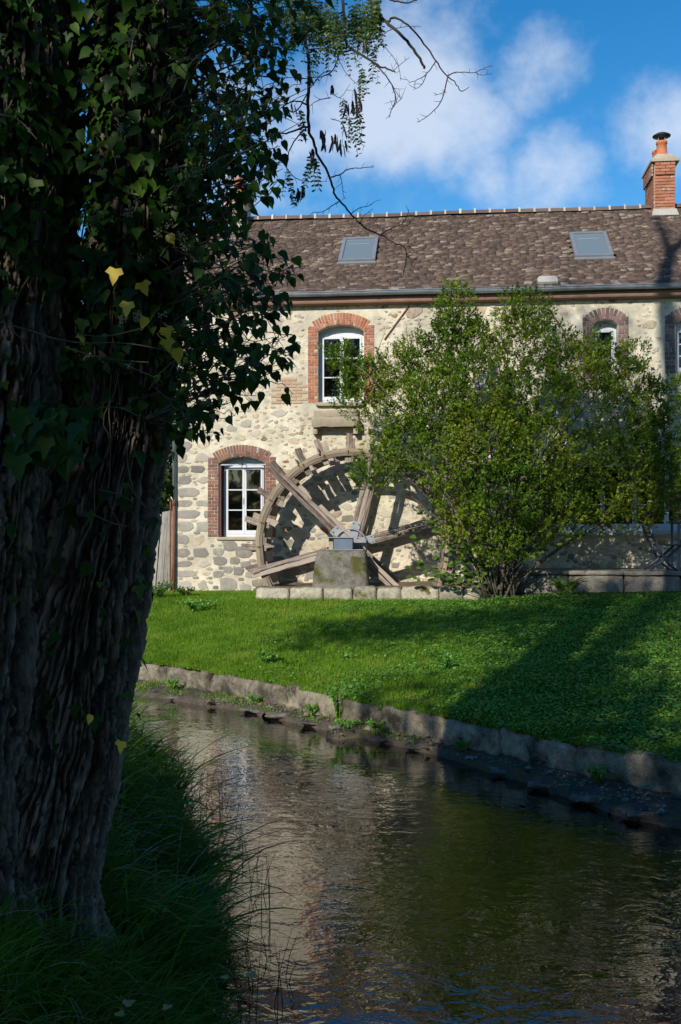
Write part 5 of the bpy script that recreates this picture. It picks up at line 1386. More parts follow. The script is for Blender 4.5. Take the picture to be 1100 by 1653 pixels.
# dark trees beyond the paling fence
tree('garden_tree', 'dark dense tree beyond the paling fence at the left of the house', -6.2, 27.0, .95, 4.6, .2, [(0, 0, 2.0, 2.0, 1.6, 1.7), (.9, .3, 3.3, 1.5, 1.2, 1.0), (-1.6, 0, 3.0, 1.6, 1.4, 1.4), (1.4, -.4, 1.4, 1.2, 1.0, 1.3), (.3, .2, 1.2, 1.4, 1.2, 1.2)], 30000, .15, clump=.25)
tree('garden_tree', 'taller dark tree further behind the paling fence', -12.5, 33.0, .95, 6, .3, [(0, 0, 3.4, 2.8, 2, 2.4), (2, 0, 2.2, 2.2, 1.8, 2.0), (-2.5, 0, 3.4, 2.2, 1.8, 2.2)], 9000, .2)

# ------------------------------------------------------------------ IVY
ivy = empty('ivy', (-1.2, 4.5, 2.3)); tag(ivy, 'dense ivy clothing the near tree trunk and hanging out over the house corner', 'ivy')
IV0 = np.array([-1.2, 4.5, 2.3])
# heart shaped leaf of the flowering shoots, folded along the midrib with a drawn-out tip
hl = [(0, 0, 0), (0, .35, -.03), (0, .7, -.02), (0, 1.12, -.10), (-.30, -.02, .05), (-.52, .22, .10), (-.42, .52, .08), (-.18, .82, .0), (.30, -.02, .05), (.52, .22, .10), (.42, .52, .08), (.18, .82, .0)]
hf = [(0, 1, 5, 4), (1, 2, 6, 5), (2, 3, 7, 6), (0, 8, 9, 1), (1, 9, 10, 2), (2, 10, 11, 3)]
# five-lobed leaf
ll_ = [(0, 0, 0), (0, .4, -.03), (0, .75, -.02), (0, 1.1, -.05), (-.45, -.10, .05), (-.75, .28, .10), (-.38, .42, .05), (-.30, .66, .04), (.45, -.10, .05), (.75, .28, .10), (.38, .42, .05), (.30, .66, .04)]
lf = [(0, 1, 5, 4), (1, 2, 7, 6), (2, 3, 7, 7), (0, 8, 9, 1), (1, 10, 11, 2), (2, 11, 3, 3), (1, 6, 5, 5), (1, 9, 10, 10)]
lf4 = [(0, 1, 5, 4), (1, 2, 7, 6), (0, 8, 9, 1), (1, 10, 11, 2)]; lf3 = [(2, 3, 7), (2, 11, 3), (1, 6, 5), (1, 9, 10)]
lobed = [(0, 1, 4), (1, 5, 4), (1, 6, 5), (1, 7, 6), (1, 2, 7), (2, 3, 7), (0, 8, 1), (1, 8, 9), (1, 9, 10), (1, 10, 11), (1, 11, 2), (2, 11, 3)]
heart_me = mesh('leaf', hl, np.array(hf), M['ivy'], True); lob_me = mesh('leaf', ll_, np.array(lobed), M['ivy'], True)
heart_y = mesh('leaf', hl, np.array(hf), M['yellow_leaf'], True); lob_y = mesh('leaf', ll_, np.array(lobed), M['yellow_leaf'], True)
LP, LT, LN, LS_, LK = [], [], [], [], []      # all ivy leaves
def edge_x(y):
    return float(np.interp(y, [-40, 0, 60, 120, 180, 250, 300, 350, 390, 430, 450, 480, 500, 550, 590, 630, 660, 700, 720], [560, 540, 505, 500, 485, 455, 440, 395, 430, 485, 470, 440, 455, 478, 455, 425, 375, 318, 295]))
istem = MB()
def shoot(a, b, nleaf, r=.004, leaf=.047, depth=0):
    a, b = np.array(a), np.array(b); L = np.linalg.norm(b - a); sagv = np.array([0, 0, 1]) * L * random.uniform(-.04, .14); mid = (a + b) / 2 + sagv + rng.normal(size=3) * L * .06
    t = np.linspace(0, 1, 9)[:, None]; P_ = a * (1 - t) ** 2 + 2 * mid * t * (1 - t) + b * t ** 2
    P_ += rng.normal(size=P_.shape) * .006
    istem.tube(P_ - IV0, np.linspace(r, .0014, 9), 5, False)
    for k in range(nleaf):
        tt = 1 - random.random() * .8; i = min(int(tt * 8), 7); f = tt * 8 - i; q = P_[i] * (1 - f) + P_[i + 1] * f
        d = P_[i + 1] - P_[i]; d /= np.linalg.norm(d); out_ = rng.normal(size=3); out_ -= d * np.dot(out_, d); out_ /= np.linalg.norm(out_)
        pet = random.uniform(.015, .05); q2 = q + (out_ + d * .4) * pet
        if random.random() < .6: istem.tube(np.array([q, q2]) - IV0, [.0012, .0009], 3, False)
        td_ = d * random.uniform(.1, .7) + out_ * .5 + np.array([0, 0, -random.uniform(.35, 1.5)]); nm = out_ * .5 + np.array([random.gauss(0, .5), -random.uniform(.2, 1), random.uniform(.2, .9)])
        LP.append(q2); LT.append(td_); LN.append(nm); LS_.append(leaf * random.uniform(.62, 1.22)); LK.append(0)
    return P_
def on_stem(z): return np.array([np.interp(z, [p[0] for p in RS_path], [p[1] for p in RS_path]) + .15, 4.5, z])
for k in range(164):
    py = random.uniform(-60, 700) if k > 22 else random.uniform(330, 700)
    if k >= 132: py = random.uniform(-50, 230)
    ex = edge_x(py)
    if k < 92: px = ex + 10 - random.random() ** 1.4 * 75
    else: px = random.uniform(292 if k < 132 else 350, max(ex - 30, 300))
    dep = random.uniform(3.75, 4.85); tip = at_depth(px, py, dep)
    z0 = tip[2] + random.uniform(-.35, .25) + (tip[0] + .7) * random.uniform(-.25, .25)
    a = on_stem(max(z0, 2.75)); a[1] = 4.42 + random.uniform(-.1, .15)
    P_ = shoot(a, tip, random.randint(6, 9), .0045); L = np.linalg.norm(tip - a)
    for j in range(1 + int(L * 2.2)):
        i = random.randint(2, 7); q = P_[i]; d = (tip - a) / L
        e = q + d * random.uniform(.08, .25) * (1 + L * .3) + rng.normal(size=3) * .14 + np.array([0, 0, -.03])
        # keep the outline of the mass
        ex_px = 550 + (e[0]) / e[1] * F; ey_px = 850 - (e[2] - 2.3) / e[1] * F
        if ex_px > edge_x(ey_px) + 14: e = q + (e - q) * .35
        if ey_px > 705: continue
        shoot(q, e, random.randint(3, 5), .0022, .045)
# leaves over the two stems
def stem_leaves(path, rad, n, z0, z1, lobed_p, seed, side=None, size=.058, thick=.09):
    path = np.array(path); rad = np.array(rad)
    for _ in range(n):
        z = z0 + (z1 - z0) * random.random(); a = random.uniform(-pi, pi)
        if sin(a) > .45 and random.random() < .8: a = -a
        cx = np.interp(z, path[:, 0], path[:, 1]); cy = np.interp(z, path[:, 0], path[:, 2]); r = np.interp(z, rad[:, 0], rad[:, 1]) + .035 + random.random() ** 2 * thick
        o_ = np.array([cos(a), sin(a), 0]); LP.append(np.array([cx, cy, z]) + o_ * r)
        LT.append(np.array([random.gauss(0, .5), 0, -1]) + o_ * random.uniform(0, .6)); LN.append(o_ + rng.normal(size=3) * .4 + np.array([0, 0, .45])); LS_.append(size * random.uniform(.45, 1.3)); LK.append(1 if random.random() < lobed_p else 0)
stem_leaves(RS_path, RS_rad, 1900, 2.95, 5.4, .5, 1); stem_leaves(LS_path, LS_rad, 1900, 3.3, 5.4, .5, 2)
stem_leaves(RS_path, RS_rad, 110, 1.3, 3.0, .9, 3, thick=.03, size=.055); stem_leaves(LS_path, LS_rad, 120, 2.0, 3.4, .9, 4, thick=.04, size=.06)
stem_leaves(RS_path, RS_rad, 500, 5.4, 9, .5, 5); stem_leaves(LS_path, LS_rad, 500, 5.4, 9, .5, 6)
for _ in range(150):
    p = at_depth(random.uniform(108, 160), random.uniform(-30, 640), random.uniform(4.2, 4.7)); LP.append(p); LT.append(np.array([random.gauss(0, .5), 0, -1])); LN.append(np.array([random.gauss(0, .6), -1, random.uniform(0, .9)])); LS_.append(random.uniform(.04, .065)); LK.append(int(random.random() < .5))
# cluster of bright big leaves on the left stem
for _ in range(34):
    p = at_depth(random.uniform(20, 135), random.uniform(650, 745), random.uniform(3.85, 4.02)); LP.append(p); LT.append(np.array([random.gauss(0, .5), -.2, -1])); LN.append(np.array([random.gauss(0, .35), -1, .9])); LS_.append(random.uniform(.07, .1)); LK.append(1)
LP, LT, LN, LS_, LK = map(np.array, (LP, LT, LN, LS_, LK))
pxs = 550 + LP[:, 0] / LP[:, 1] * F; pys = 850 - (LP[:, 2] - 2.3) / LP[:, 1] * F
score = LS_ / LP[:, 1] * ((pxs > -5) & (pxs < 700) & (pys > 0) & (pys < 1400)) * np.where(pxs > 285, 1.0, .8) * rng.uniform(.7, 1.3, len(LP)) * np.where(LN[:, 1] < 0, 1, .3)
order = np.argsort(-score); solo = order[:288]; rest = order[288:]
def basis_matrix(p, t, nrm, L, wf):
    t = np.array(t) / np.linalg.norm(t); n = nrm - t * np.dot(nrm, t); n /= np.linalg.norm(n); s = np.cross(t, n)
    return Matrix(((s[0] * L * wf, t[0] * L, n[0] * L * wf, p[0]), (s[1] * L * wf, t[1] * L, n[1] * L * wf, p[1]), (s[2] * L * wf, t[2] * L, n[2] * L * wf, p[2]), (0, 0, 0, 1)))
for i in solo:
    o = obj('leaf', lob_me if LK[i] else heart_me, ivy); o.matrix_local = basis_matrix(LP[i] - IV0, LT[i], LN[i], LS_[i], random.uniform(.6, 1.0))
# yellowed leaves seen in the photo
for (px, py, s_, lk) in ((187, 442, .062, 1), (229, 464, .055, 1), (207, 496, .058, 1), (270, 556, .05, 1), (273, 386, .045, 0), (236, 520, .05, 0), (268, 537, .05, 1), (285, 570, .06, 0), (197, 1205, .05, 1), (148, 1162, .04, 0), (352, 636, .05, 0), (318, 605, .05, 0)):
    dep = 3.98 if px < 300 else 4.3
    if py > 1000: dep = 4.12
    p = at_depth(px, py - 8, dep); t = np.array([random.gauss(0, .4), 0, -1]); o = obj('leaf', lob_y if lk else heart_y, ivy)
    o.matrix_local = basis_matrix(p - IV0, t, np.array([random.gauss(0, .3), -1, .35]), s_, .85); o['label'] = 'yellowed ivy leaf'
A = rest[LK[rest] == 0]; B = rest[LK[rest] == 1]
V_, F_ = cloud(LP[A] - IV0, LT[A], LN[A], LS_[A], LS_[A] * rng.uniform(.6, 1.0, len(A)), hl, hf); tag(obj('foliage', mesh('foliage', V_, F_, M['ivy'], True), ivy), kind='stuff')
V_, F_ = cloud(LP[B] - IV0, LT[B], LN[B], LS_[B], LS_[B] * rng.uniform(.6, 1.0, len(B)), ll_, lobed); tag(obj('foliage', mesh('foliage', V_, F_, M['ivy'], True), ivy), kind='stuff')
# climbing stems on the bark and thin wandering shoots
for k in range(20):
    z = random.uniform(.9, 3.4); a = random.uniform(-2.7, -.2); P_ = []
    use = (RS_path, RS_rad) if k % 2 else (LS_path, LS_rad); pa, ra = np.array(use[0]), np.array(use[1])
    for s_ in range(16):
        cx = np.interp(z, pa[:, 0], pa[:, 1]); cy = np.interp(z, pa[:, 0], pa[:, 2]); r = np.interp(z, ra[:, 0], ra[:, 1]) + .045 + .02 * sin(s_ + k)
        P_.append(np.array([cx + cos(a) * r, cy + sin(a) * r, z]) - IV0); z += random.uniform(.05, .15); a += random.gauss(0, .09)
    istem.tube(smoothline(P_, 1), .0025 + .003 * random.random(), 5, False)
for pts in ([(0, 520), (55, 535), (80, 545), (130, 555), (200, 552), (270, 566)], [(105, 560), (150, 575), (190, 582), (240, 585)], [(130, 1040 - 500), (170, 545), (230, 530)], [(195, 588), (230, 600), (262, 615)], [(120, 690), (150, 660), (190, 655), (225, 672)], [(205, 780), (220, 800), (240, 826), (275, 822)], [(160, 790), (200, 800), (215, 812)],
            [(0, 185), (30, 190), (60, 225)], [(150, 830), (180, 845), (205, 850)], [(205, 705), (205, 750), (215, 790)]):
    P_ = [at_depth(x, y, 4.0 + random.uniform(-.04, .04)) - IV0 for x, y in pts]; istem.tube(smoothline(P_, 2), .0028, 5, False)
istem.build('stem', M['ivy_stem'], ivy, True)
# flower umbels among the ivy
um = MB()
for _ in range(60):
    px, py = random.uniform(190, 440), random.uniform(40, 660)
    if px > edge_x(py) - 15: continue
    p = at_depth(px, py, 3.95 if px < 300 else random.uniform(3.9, 4.6)) - IV0
    for _k in range(12):
        q = p + runit(1)[0] * .018; um.tube([p, q], .0007, 3, False); um.lathe([(.002, -.002), (.0028, 0), (.002, .002)], 5, q)
um.build('umbels', M['dry_stem'], ivy); 

# ------------------------------------------------------------------ BUSH in front of the house
BY_ = 18.0
bb_ = at_depth(803, 946, BY_); bz = 1.10
bush = empty('flowering_shrub', (bb_[0], bb_[1], bz)); tag(bush, 'huge many-stemmed green shrub spreading across the house front beside the water wheel', 'shrub')
clumps = [(735, 512, 34, 58, .1), (742, 560, 58, 58, .3), (852, 510, 42, 44, -.1), (850, 560, 62, 62, 0), (562, 592, 34, 32, .2), (600, 618, 42, 42, .2), (560, 656, 20, 16, .2), (545, 580, 24, 22, .1), (572, 625, 28, 24, .2), (640, 600, 42, 40, .2), (690, 590, 48, 48, .2), (610, 690, 40, 36, .1), (645, 650, 50, 44, 0), (612, 752, 47, 44, -.5), (598, 775, 30, 24, -.5), (660, 720, 50, 46, -.1),
          (705, 655, 62, 58, -.2), (770, 630, 70, 65, -.4), (720, 740, 68, 60, -.4), (790, 720, 76, 70, -.5), (862, 645, 72, 66, -.4), (925, 600, 50, 46, .1), (945, 640, 66, 56, -.1), (985, 600, 34, 42, .1), (1020, 580, 26, 26, .2), (1015, 620, 46, 42, .1), (1050, 660, 40, 44, .2), (1095, 640, 36, 30, .3), (1085, 700, 40, 36, .2), (1070, 735, 44, 34, .1), (870, 740, 76, 68, -.5), (945, 745, 66, 56, -.3), (1010, 750, 60, 52, -.1), (1065, 770, 50, 50, 0), (1100, 800, 38, 40, 0), (1040, 820, 46, 34, 0),
          (970, 820, 58, 40, -.1), (890, 820, 68, 44, -.3), (815, 800, 66, 60, -.5), (745, 810, 50, 44, -.3), (755, 860, 44, 32, -.3), (800, 880, 36, 34, -.3), (850, 870, 40, 32, -.1), (905, 868, 40, 22, -.1), (960, 560, 26, 24, .2), (905, 560, 30, 34, .1), (780, 560, 36, 40, .1), (668, 560, 26, 30, .2), (820, 500, 20, 22, 0), (1012, 700, 46, 40, 0)]
CL = []
for px, py, rx, rz, dy in clumps:
    c = at_depth(px, py, BY_ - .1 + dy - (.35 if 700 < px < 900 else 0)); sc_2 = BY_ / F; CL.append((c[0], c[1], c[2], rx * sc_2 * .86, max(.4, (rx + rz) / 2 * sc_2 * .65), rz * sc_2 * .88))
CL = np.array(CL)
# stems fan out from the base to the clumps
tips = []
for k, c in enumerate(CL):
    t0 = np.array([bb_[0] + random.uniform(-.28, .28), bb_[1] + random.uniform(-.2, .2), bz - .05]); t1 = c[:3] + rng.normal(size=3) * .12
    mid = t0 * .45 + t1 * .55 + np.array([-(t1[0] - t0[0]) * .12, 0, .22 * (t1[2] - t0[2])]); tt = np.linspace(0, 1, 14)[:, None]
    P_ = t0 * (1 - tt) ** 2 + 2 * mid * tt * (1 - tt) + t1 * tt ** 2 + rng.normal(size=(14, 3)) * .02
    mb = MB(); mb.tube(P_ - np.array([bb_[0], bb_[1], bz]), np.linspace(random.uniform(.014, .034), .006, 14), 6); mb.build('stem', M['bush_stem'], bush, True)
B0 = np.array([bb_[0], bb_[1], bz])
pr = CL[:, 3] * CL[:, 5] * rng.uniform(.6, 1.3, len(CL)); pr = pr / pr.sum(); NS = 8600; ci = rng.choice(len(CL), NS, p=pr); u_ = runit(NS); rr = np.where(rng.random(NS) < .8, rng.uniform(.72, 1.0, NS), rng.random(NS) ** .5 * .8)
base = CL[ci, :3] + u_ * rr[:, None] * CL[ci, 3:6]
sdir = u_ * .7 + np.array([0, -.05, .75]) + rng.normal(size=(NS, 3)) * .35; sdir /= np.linalg.norm(sdir, axis=1, keepdims=True); slen = rng.uniform(.10, .26, NS)
# tall leading shoots at the tops
NL = 13; tt = np.tile(np.linspace(.05, 1, NL), NS); P_ = np.repeat(base, NL, 0) + np.repeat(sdir * slen[:, None], NL, 0) * tt[:, None]
side = runit(len(P_)); dd = np.repeat(sdir, NL, 0); side -= dd * np.sum(side * dd, 1, keepdims=True); side /= np.linalg.norm(side, axis=1, keepdims=True)
P_ += side * .008; Lf = rng.uniform(.036, .072, len(P_)); tdv = side * .9 + dd * .8 + rng.normal(size=P_.shape) * .2
V_, F_ = cloud(P_ - B0, tdv, dd + side * -.3 + np.array([0, -.2, .6]) + rng.normal(size=P_.shape) * .35, Lf, Lf * .58, [(0, 0, 0), (-.5, .45, .12), (0, 1, 0), (.5, .45, .12)], [(0, 1, 2, 3)])
tag(obj('foliage', mesh('foliage', V_, F_, M['bush']), bush), kind='stuff')
tw = MB()
for k in range(0, NS, 5): tw.tube([base[k] - B0 - sdir[k] * .25, base[k] - B0 + sdir[k] * slen[k]], [.004, .0015], 3, False)
tag(tw.build('twigs', M['bush_stem'], bush), kind='stuff')
# long loose leaders sticking out of the outline
ld = MB(); pos, td, nn_, LL = [], [], [], []
for (px, py, qx, qy, dep) in ((970, 600, 1003, 552, 18.1), (735, 540, 742, 470, 18.1), (850, 520, 845, 478, 17.9), (600, 590, 628, 520, 18.2), (700, 560, 708, 500, 18.2), (560, 600, 527, 560, 18.2), (1040, 620, 1068, 590, 18.2), (560, 665, 538, 655, 18.2), (1060, 640, 1098, 612, 18.2), (660, 570, 655, 520, 18.2), (805, 560, 790, 500, 18), (930, 560, 920, 520, 18.1), (1090, 620, 1105, 600, 18.1), (720, 510, 715, 480, 18.1), (865, 510, 872, 488, 18.0), (575, 570, 560, 548, 18.1)):
    a, b_ = at_depth(px, py, dep), at_depth(qx, qy, dep - .1); ld = MB(); ld.tube([a - B0, (a + b_) / 2 - B0 + rng.normal(size=3) * .02, b_ - B0], [.006, .004, .002], 4); ld.build('leader', M['bush_stem'], bush)
    for t in np.linspace(.1, 1, 30):
        q = a * (1 - t) + b_ * t; o_ = runit(1)[0]; pos.append(q - B0 + o_ * .01 + rng.normal(size=3) * .01); td.append(o_ + (b_ - a) / np.linalg.norm(b_ - a) * .8); nn_.append(rng.normal(size=3) + np.array([0, -.5, .5])); LL.append(random.uniform(.025, .045))
LL = np.array(LL); V_, F_ = cloud(np.array(pos), np.array(td), np.array(nn_), LL, LL * .5, [(0, 0, 0), (-.5, .45, .12), (0, 1, 0), (.5, .45, .12)], [(0, 1, 2, 3)]); tag(obj('leader_leaves', mesh('leader_leaves', V_, F_, M['bush']), bush), kind='stuff')

# hazel-like shoots with big round leaves at the left foot of the bush
hz0 = at_depth(790, 940, 17.7); hazel = empty('hazel_sapling', (hz0[0], hz0[1], 1.08)); tag(hazel, 'bright sapling with large round leaves at the left foot of the big shrub', 'sapling')
H0 = np.array([hz0[0], hz0[1], 1.08]); hm = mesh('leaf', [(0, 0, 0), (-.42, .2, .06), (-.5, .55, .06), (-.2, .9, 0), (0, 1.05, -.05), (.2, .9, 0), (.5, .55, .06), (.42, .2, .06), (0, .5, -.04)], [(0, 1, 8), (1, 2, 8), (2, 3, 8), (3, 4, 8), (4, 5, 8), (5, 6, 8), (6, 7, 8), (7, 0, 8)], M['hazel'])
for (tx_, ty_, nl) in ((668, 820, 18), (655, 862, 10), (650, 915, 12), (665, 905, 12), (700, 838, 16), (730, 850, 14), (690, 930, 14), (745, 925, 16), (720, 900, 12), (760, 880, 14), (772, 905, 12), (640, 928, 8), (700, 870, 10)):
    a = H0.copy() + rng.normal(size=3) * .06; b_ = at_depth(tx_, ty_, 17.5 + random.uniform(-.2, .2)); mid = (a + b_) / 2 + np.array([0, 0, .16]); tq = np.linspace(0, 1, 8)[:, None]
    P_ = a * (1 - tq) ** 2 + 2 * mid * tq * (1 - tq) + b_ * tq ** 2; mb = MB(); mb.tube(P_ - H0, np.linspace(.008, .002, 8), 5); mb.build('stem', M['bush_stem'], hazel, True)
    for k in range(nl):
        t = .35 + .65 * k / nl; i = min(int(t * 7), 6); q = P_[i] + (P_[i + 1] - P_[i]) * (t * 7 - i); s_ = random.uniform(.07, .125)
        o = obj('leaf', hm, hazel); o.matrix_local = basis_matrix(q - H0 + rng.normal(size=3) * .02, np.array([random.choice((-1, 1)) * .8, random.uniform(-.6, .2), random.uniform(-.5, .3)]), np.array([random.gauss(0, .3), -.6, .8]), s_, .85)

# small plants: fern, weeds
def herb(name, label, x, y, z, r, h, nst, nl, size, mat, kind='leaf', cat='plant', group=None, fern=False):
    e = empty(name, (x, y, z)); tag(e, label, cat, group)
    st = MB(); pos, td, nn_, LL = [], [], [], []
    for s_ in range(nst):
        a = random.uniform(0, 2 * pi); rr = r * random.uniform(.5, 1); top = np.array([cos(a) * rr, sin(a) * rr, h * random.uniform(.6, 1)]); mid = top * .4 + np.array([0, 0, h * .5])
        tq = np.linspace(0, 1, 7)[:, None]; b0 = np.array([cos(a), sin(a), 0]) * r * .15; P_ = b0 * (1 - tq) ** 2 + 2 * mid * tq * (1 - tq) + top * tq ** 2
        st.tube(P_, np.linspace(.004, .0015, 7), 4, False)
        for k in range(nl):
            t = .2 + .8 * k / nl; i = min(int(t * 6), 5); q = P_[i] + (P_[i + 1] - P_[i]) * (t * 6 - i); d = P_[i + 1] - P_[i]; d /= np.linalg.norm(d)
            sd = np.cross(d, (0, 0, 1)) * (1 if k % 2 else -1) if fern else rng.normal(size=3)
            pos.append(q); td.append(sd + d * .3 + rng.normal(size=3) * .15); nn_.append(np.array([0, -.2, 1]) + rng.normal(size=3) * .35); LL.append(size * random.uniform(.7, 1.2) * (1.15 - t * .6 if fern else 1))
    st.build('stem', M['long_grass'], e); LL = np.array(LL)
    V_, F_ = cloud(np.array(pos), np.array(td), np.array(nn_), LL, LL * (.3 if fern else .6), tvl, tfl); tag(obj('leaves', mesh('leaves', V_, F_, M[mat]), e), kind='stuff'); return e
def hp(px, py): # a point of the lawn seen at this place
    r = ray(px, py); lo, hi = 6, 21
    for _ in range(30):
        m_2 = (lo + hi) / 2; p = EYE + r * (m_2 / r[1])
        if p[2] > lawn_z(np.array([p[0]]), np.array([p[1]]))[0]: lo = m_2
        else: hi = m_2
    return EYE + r * (lo / r[1])
p = hp(915, 962); herb('fern', 'dark green fern below the terrace step beside the shrub', p[0], p[1], p[2], .42, .32, 26, 22, .085, 'long_grass', fern=True, cat='fern')
for (px, py, r, h, nst, lb) in ((255, 968, .35, .34, 26, 'leafy weeds at the foot of the paling fence'), (318, 990, .42, .24, 30, 'low dark leafy weed clump in the lawn by the house corner'), (238, 945, .3, .5, 20, 'tall weeds in front of the leaning palings'), (430, 1075, .2, .2, 18, 'small leafy weed at the lawn edge above the bank wall'), (718, 1085, .16, .24, 12, 'thistle-like weed standing alone in the shaded lawn'), (560, 1190 - 120, .12, .12, 9, 'little broad leaved weed in the middle of the lawn'), (300, 965, .25, .2, 18, 'nettles at the left house corner')):
    p = hp(px, py); herb('weed', lb, p[0], p[1], p[2], r, h, nst, 12, .05, 'clover' if px > 300 else 'hazel', group=None)
for k, (x, q, lb) in enumerate(((.0, .18, 'tallest green tuft of weeds hugging the bank wall on the ledge'), (-.25, .45, 'grass tuft beside the flat stones of the ledge'), (.22, .4, 'bright grass tuft on the middle of the ledge'), (.42, .25, 'grass tuft at the wall foot on the ledge'), (1.28, .5, 'small weeds among the dead leaves of the ledge'), (2.3, .25, 'straggly dry weed hanging at the wall foot at right'), (-2.1, .5, 'sunlit yellow green tuft on the ledge at far left'), (-1.0, .3, 'creeping weed at the wall foot in the sun shadow edge'))):
    p = ledge_pt(x, q); herb('ledge_weed', lb, p[0], p[1], p[2] + .01, random.uniform(.07, .2), random.uniform(.07, .2) if k else .34, 22, 9, .03, 'clover', cat='weed', group=None)

# ------------------------------------------------------------------ LAWN GRASS
def blades(P0, H, lean, mat_w, seg=2, curl=.5):
    """tapered bent blades; P0 (n,3), H heights, lean (n,2) sideways drift"""
    n = len(P0); a = rng.uniform(0, 2 * pi, n); s = np.c_[np.cos(a), np.sin(a), np.zeros(n)] * mat_w[:, None] / 2
    V = np.zeros((n, 2 * seg + 1, 3))
    for k in range(seg + 1):
        t = k / seg; c = P0 + np.c_[lean * (t ** 1.7), H * (t - curl * .35 * t * t)]
        if k < seg: V[:, 2 * k] = c - s * (1 - t * .6); V[:, 2 * k + 1] = c + s * (1 - t * .6)
        else: V[:, 2 * seg] = c
    Fs = []
    for k in range(seg - 1): Fs += [(2 * k, 2 * k + 1, 2 * k + 3), (2 * k, 2 * k + 3, 2 * k + 2)]
    Fs.append((2 * seg - 2, 2 * seg - 1, 2 * seg))
    Fs = np.array(Fs); k = 2 * seg + 1
    return V.reshape(-1, 3), (Fs[None] + (np.arange(n) * k)[:, None, None]).reshape(-1, 3)
def lawn_points(n, x0=-7.5, x1=7.5):
    # more points where the lawn is near the camera, only inside the view
    x = rng.uniform(x0, x1, n * 3); u2 = rng.random(n * 3); y0 = wt_y(x) - .02; y = y0 + (house_y(x) - .1 - y0) * u2 ** 1.25
    vis = np.abs(x / y) < .37; hx = x; return x[vis][:n], y[vis][:n]
gx_, gy2 = lawn_points(330000)
sideways = sdist(gx_, gy2, np.array([[-200, 200], [200, 200.]]))
fx = (gx_ - O[0]) * U[0] + (gy2 - O[1]) * U[1]; fv = -((gx_ - O[0]) * NI[0] + (gy2 - O[1]) * NI[1])      # house axes
okk = ~((fx > wl(413, 965, kv)[0]) & (fv < kv + .02)) & ~((fx > tx) & (fv < tv_ + .02)) & ~(np.hypot((fx - 6.9) / 1.0, (fv - 2.25) / .28) < 1)
gx_, gy2, fx, fv = gx_[okk], gy2[okk], fx[okk], fv[okk]
dens = fbm(gx_ * 1.1, gy2 * 1.1, 0, 3, 41); right = np.clip((gx_ - .6 + dens * 1.5) / 2, 0, 1)
keep = rng.random(len(gx_)) > right * .55; gx_, gy2, dens, right = gx_[keep], gy2[keep], dens[keep], right[keep]
H_ = (.045 + .05 * np.clip(dens + .3, 0, 1) + .03 * rng.random(len(gx_))) * (1 - .35 * right); P0 = np.c_[gx_, gy2, lawn_z(gx_, gy2) - .005]
V_, F_ = blades(P0, H_, rng.normal(size=(len(P0), 2)) * .025, rng.uniform(.005, .010, len(P0)), 2)
tag(obj('lawn_grass', mesh('lawn_grass', V_, F_, M['grass'])), 'short green lawn grass sloping down to the bank wall', 'grass', kind='stuff')
# clover and low leaves over the right-hand lawn
cx_, cy_ = lawn_points(120000, -2, 7.5); d2 = fbm(cx_ * 1.3, cy_ * 1.3, 2, 3, 45); k_ = (rng.random(len(cx_)) < np.clip((cx_ + .4 + d2 * 3) / 3.2, .04, 1)); cx_, cy_ = cx_[k_], cy_[k_]
fx2 = (cx_ - O[0]) * U[0] + (cy_ - O[1]) * U[1]; fv2 = -((cx_ - O[0]) * NI[0] + (cy_ - O[1]) * NI[1]); k_ = ~((fx2 > wl(413, 965, kv)[0]) & (fv2 < kv + .03)) & ~((fx2 > tx) & (fv2 < tv_ + .03)); cx_, cy_ = cx_[k_], cy_[k_]
n = len(cx_); hh_ = .02 + .04 * rng.random(n) + .02 * fbm(cx_ * 4, cy_ * 4, 0, 2, 46); P0 = np.c_[cx_, cy_, lawn_z(cx_, cy_) + hh_]
L = rng.uniform(.018, .038, n); V_, F_ = cloud(P0, np.c_[rng.normal(size=(n, 2)), rng.normal(size=n) * .25], np.c_[rng.normal(size=(n, 2)) * .35, np.ones(n)], L, L * .85, tvl, tfl)
tag(obj('clover', mesh('clover', V_, F_, M['clover'])), 'low clover leaves spreading through the shaded right side of the lawn', 'clover', kind='stuff')
# edge grass hanging over the wall top, tufts
x = rng.uniform(-5, 4, 9000); y = wt_y(x) + rng.uniform(.10, .38, 9000); k_ = fbm(x * 2.5, y * 0, 0, 3, 48) > -.1; x, y = x[k_], y[k_]
V_, F_ = blades(np.c_[x, y, lawn_z(x, y)], rng.uniform(.03, .10, len(x)), rng.normal(size=(len(x), 2)) * .03 + np.array([-.01, -.035]), rng.uniform(.004, .008, len(x)), 3)
tag(obj('edge_grass', mesh('edge_grass', V_, F_, M['grass'])), 'ragged grass along the lawn edge over the bank wall', 'grass', kind='stuff')
x = np.r_[rng.uniform(-3.2, -1.2, 2600), rng.uniform(-1.2, .9, 1500)]; q = rng.uniform(.02, .95, len(x)); k_ = (fbm(x * 4, q * 3, 5, 3, 91) > -.05); x, q = x[k_], q[k_]; n1_, n2_, d_ = shore_for(x)
V_, F_ = blades(np.c_[x + n1_ * d_ * q, wt_y(x) + n2_ * d_ * q, .115 - .05 * q], rng.uniform(.02, .07, len(x)), rng.normal(size=(len(x), 2)) * .02, rng.uniform(.005, .010, len(x)), 2)
tag(obj('ledge_grass', mesh('ledge_grass', V_, F_, M['grass'])), 'thin short grass and moss growing on the ledge by the water', 'grass', kind='stuff')
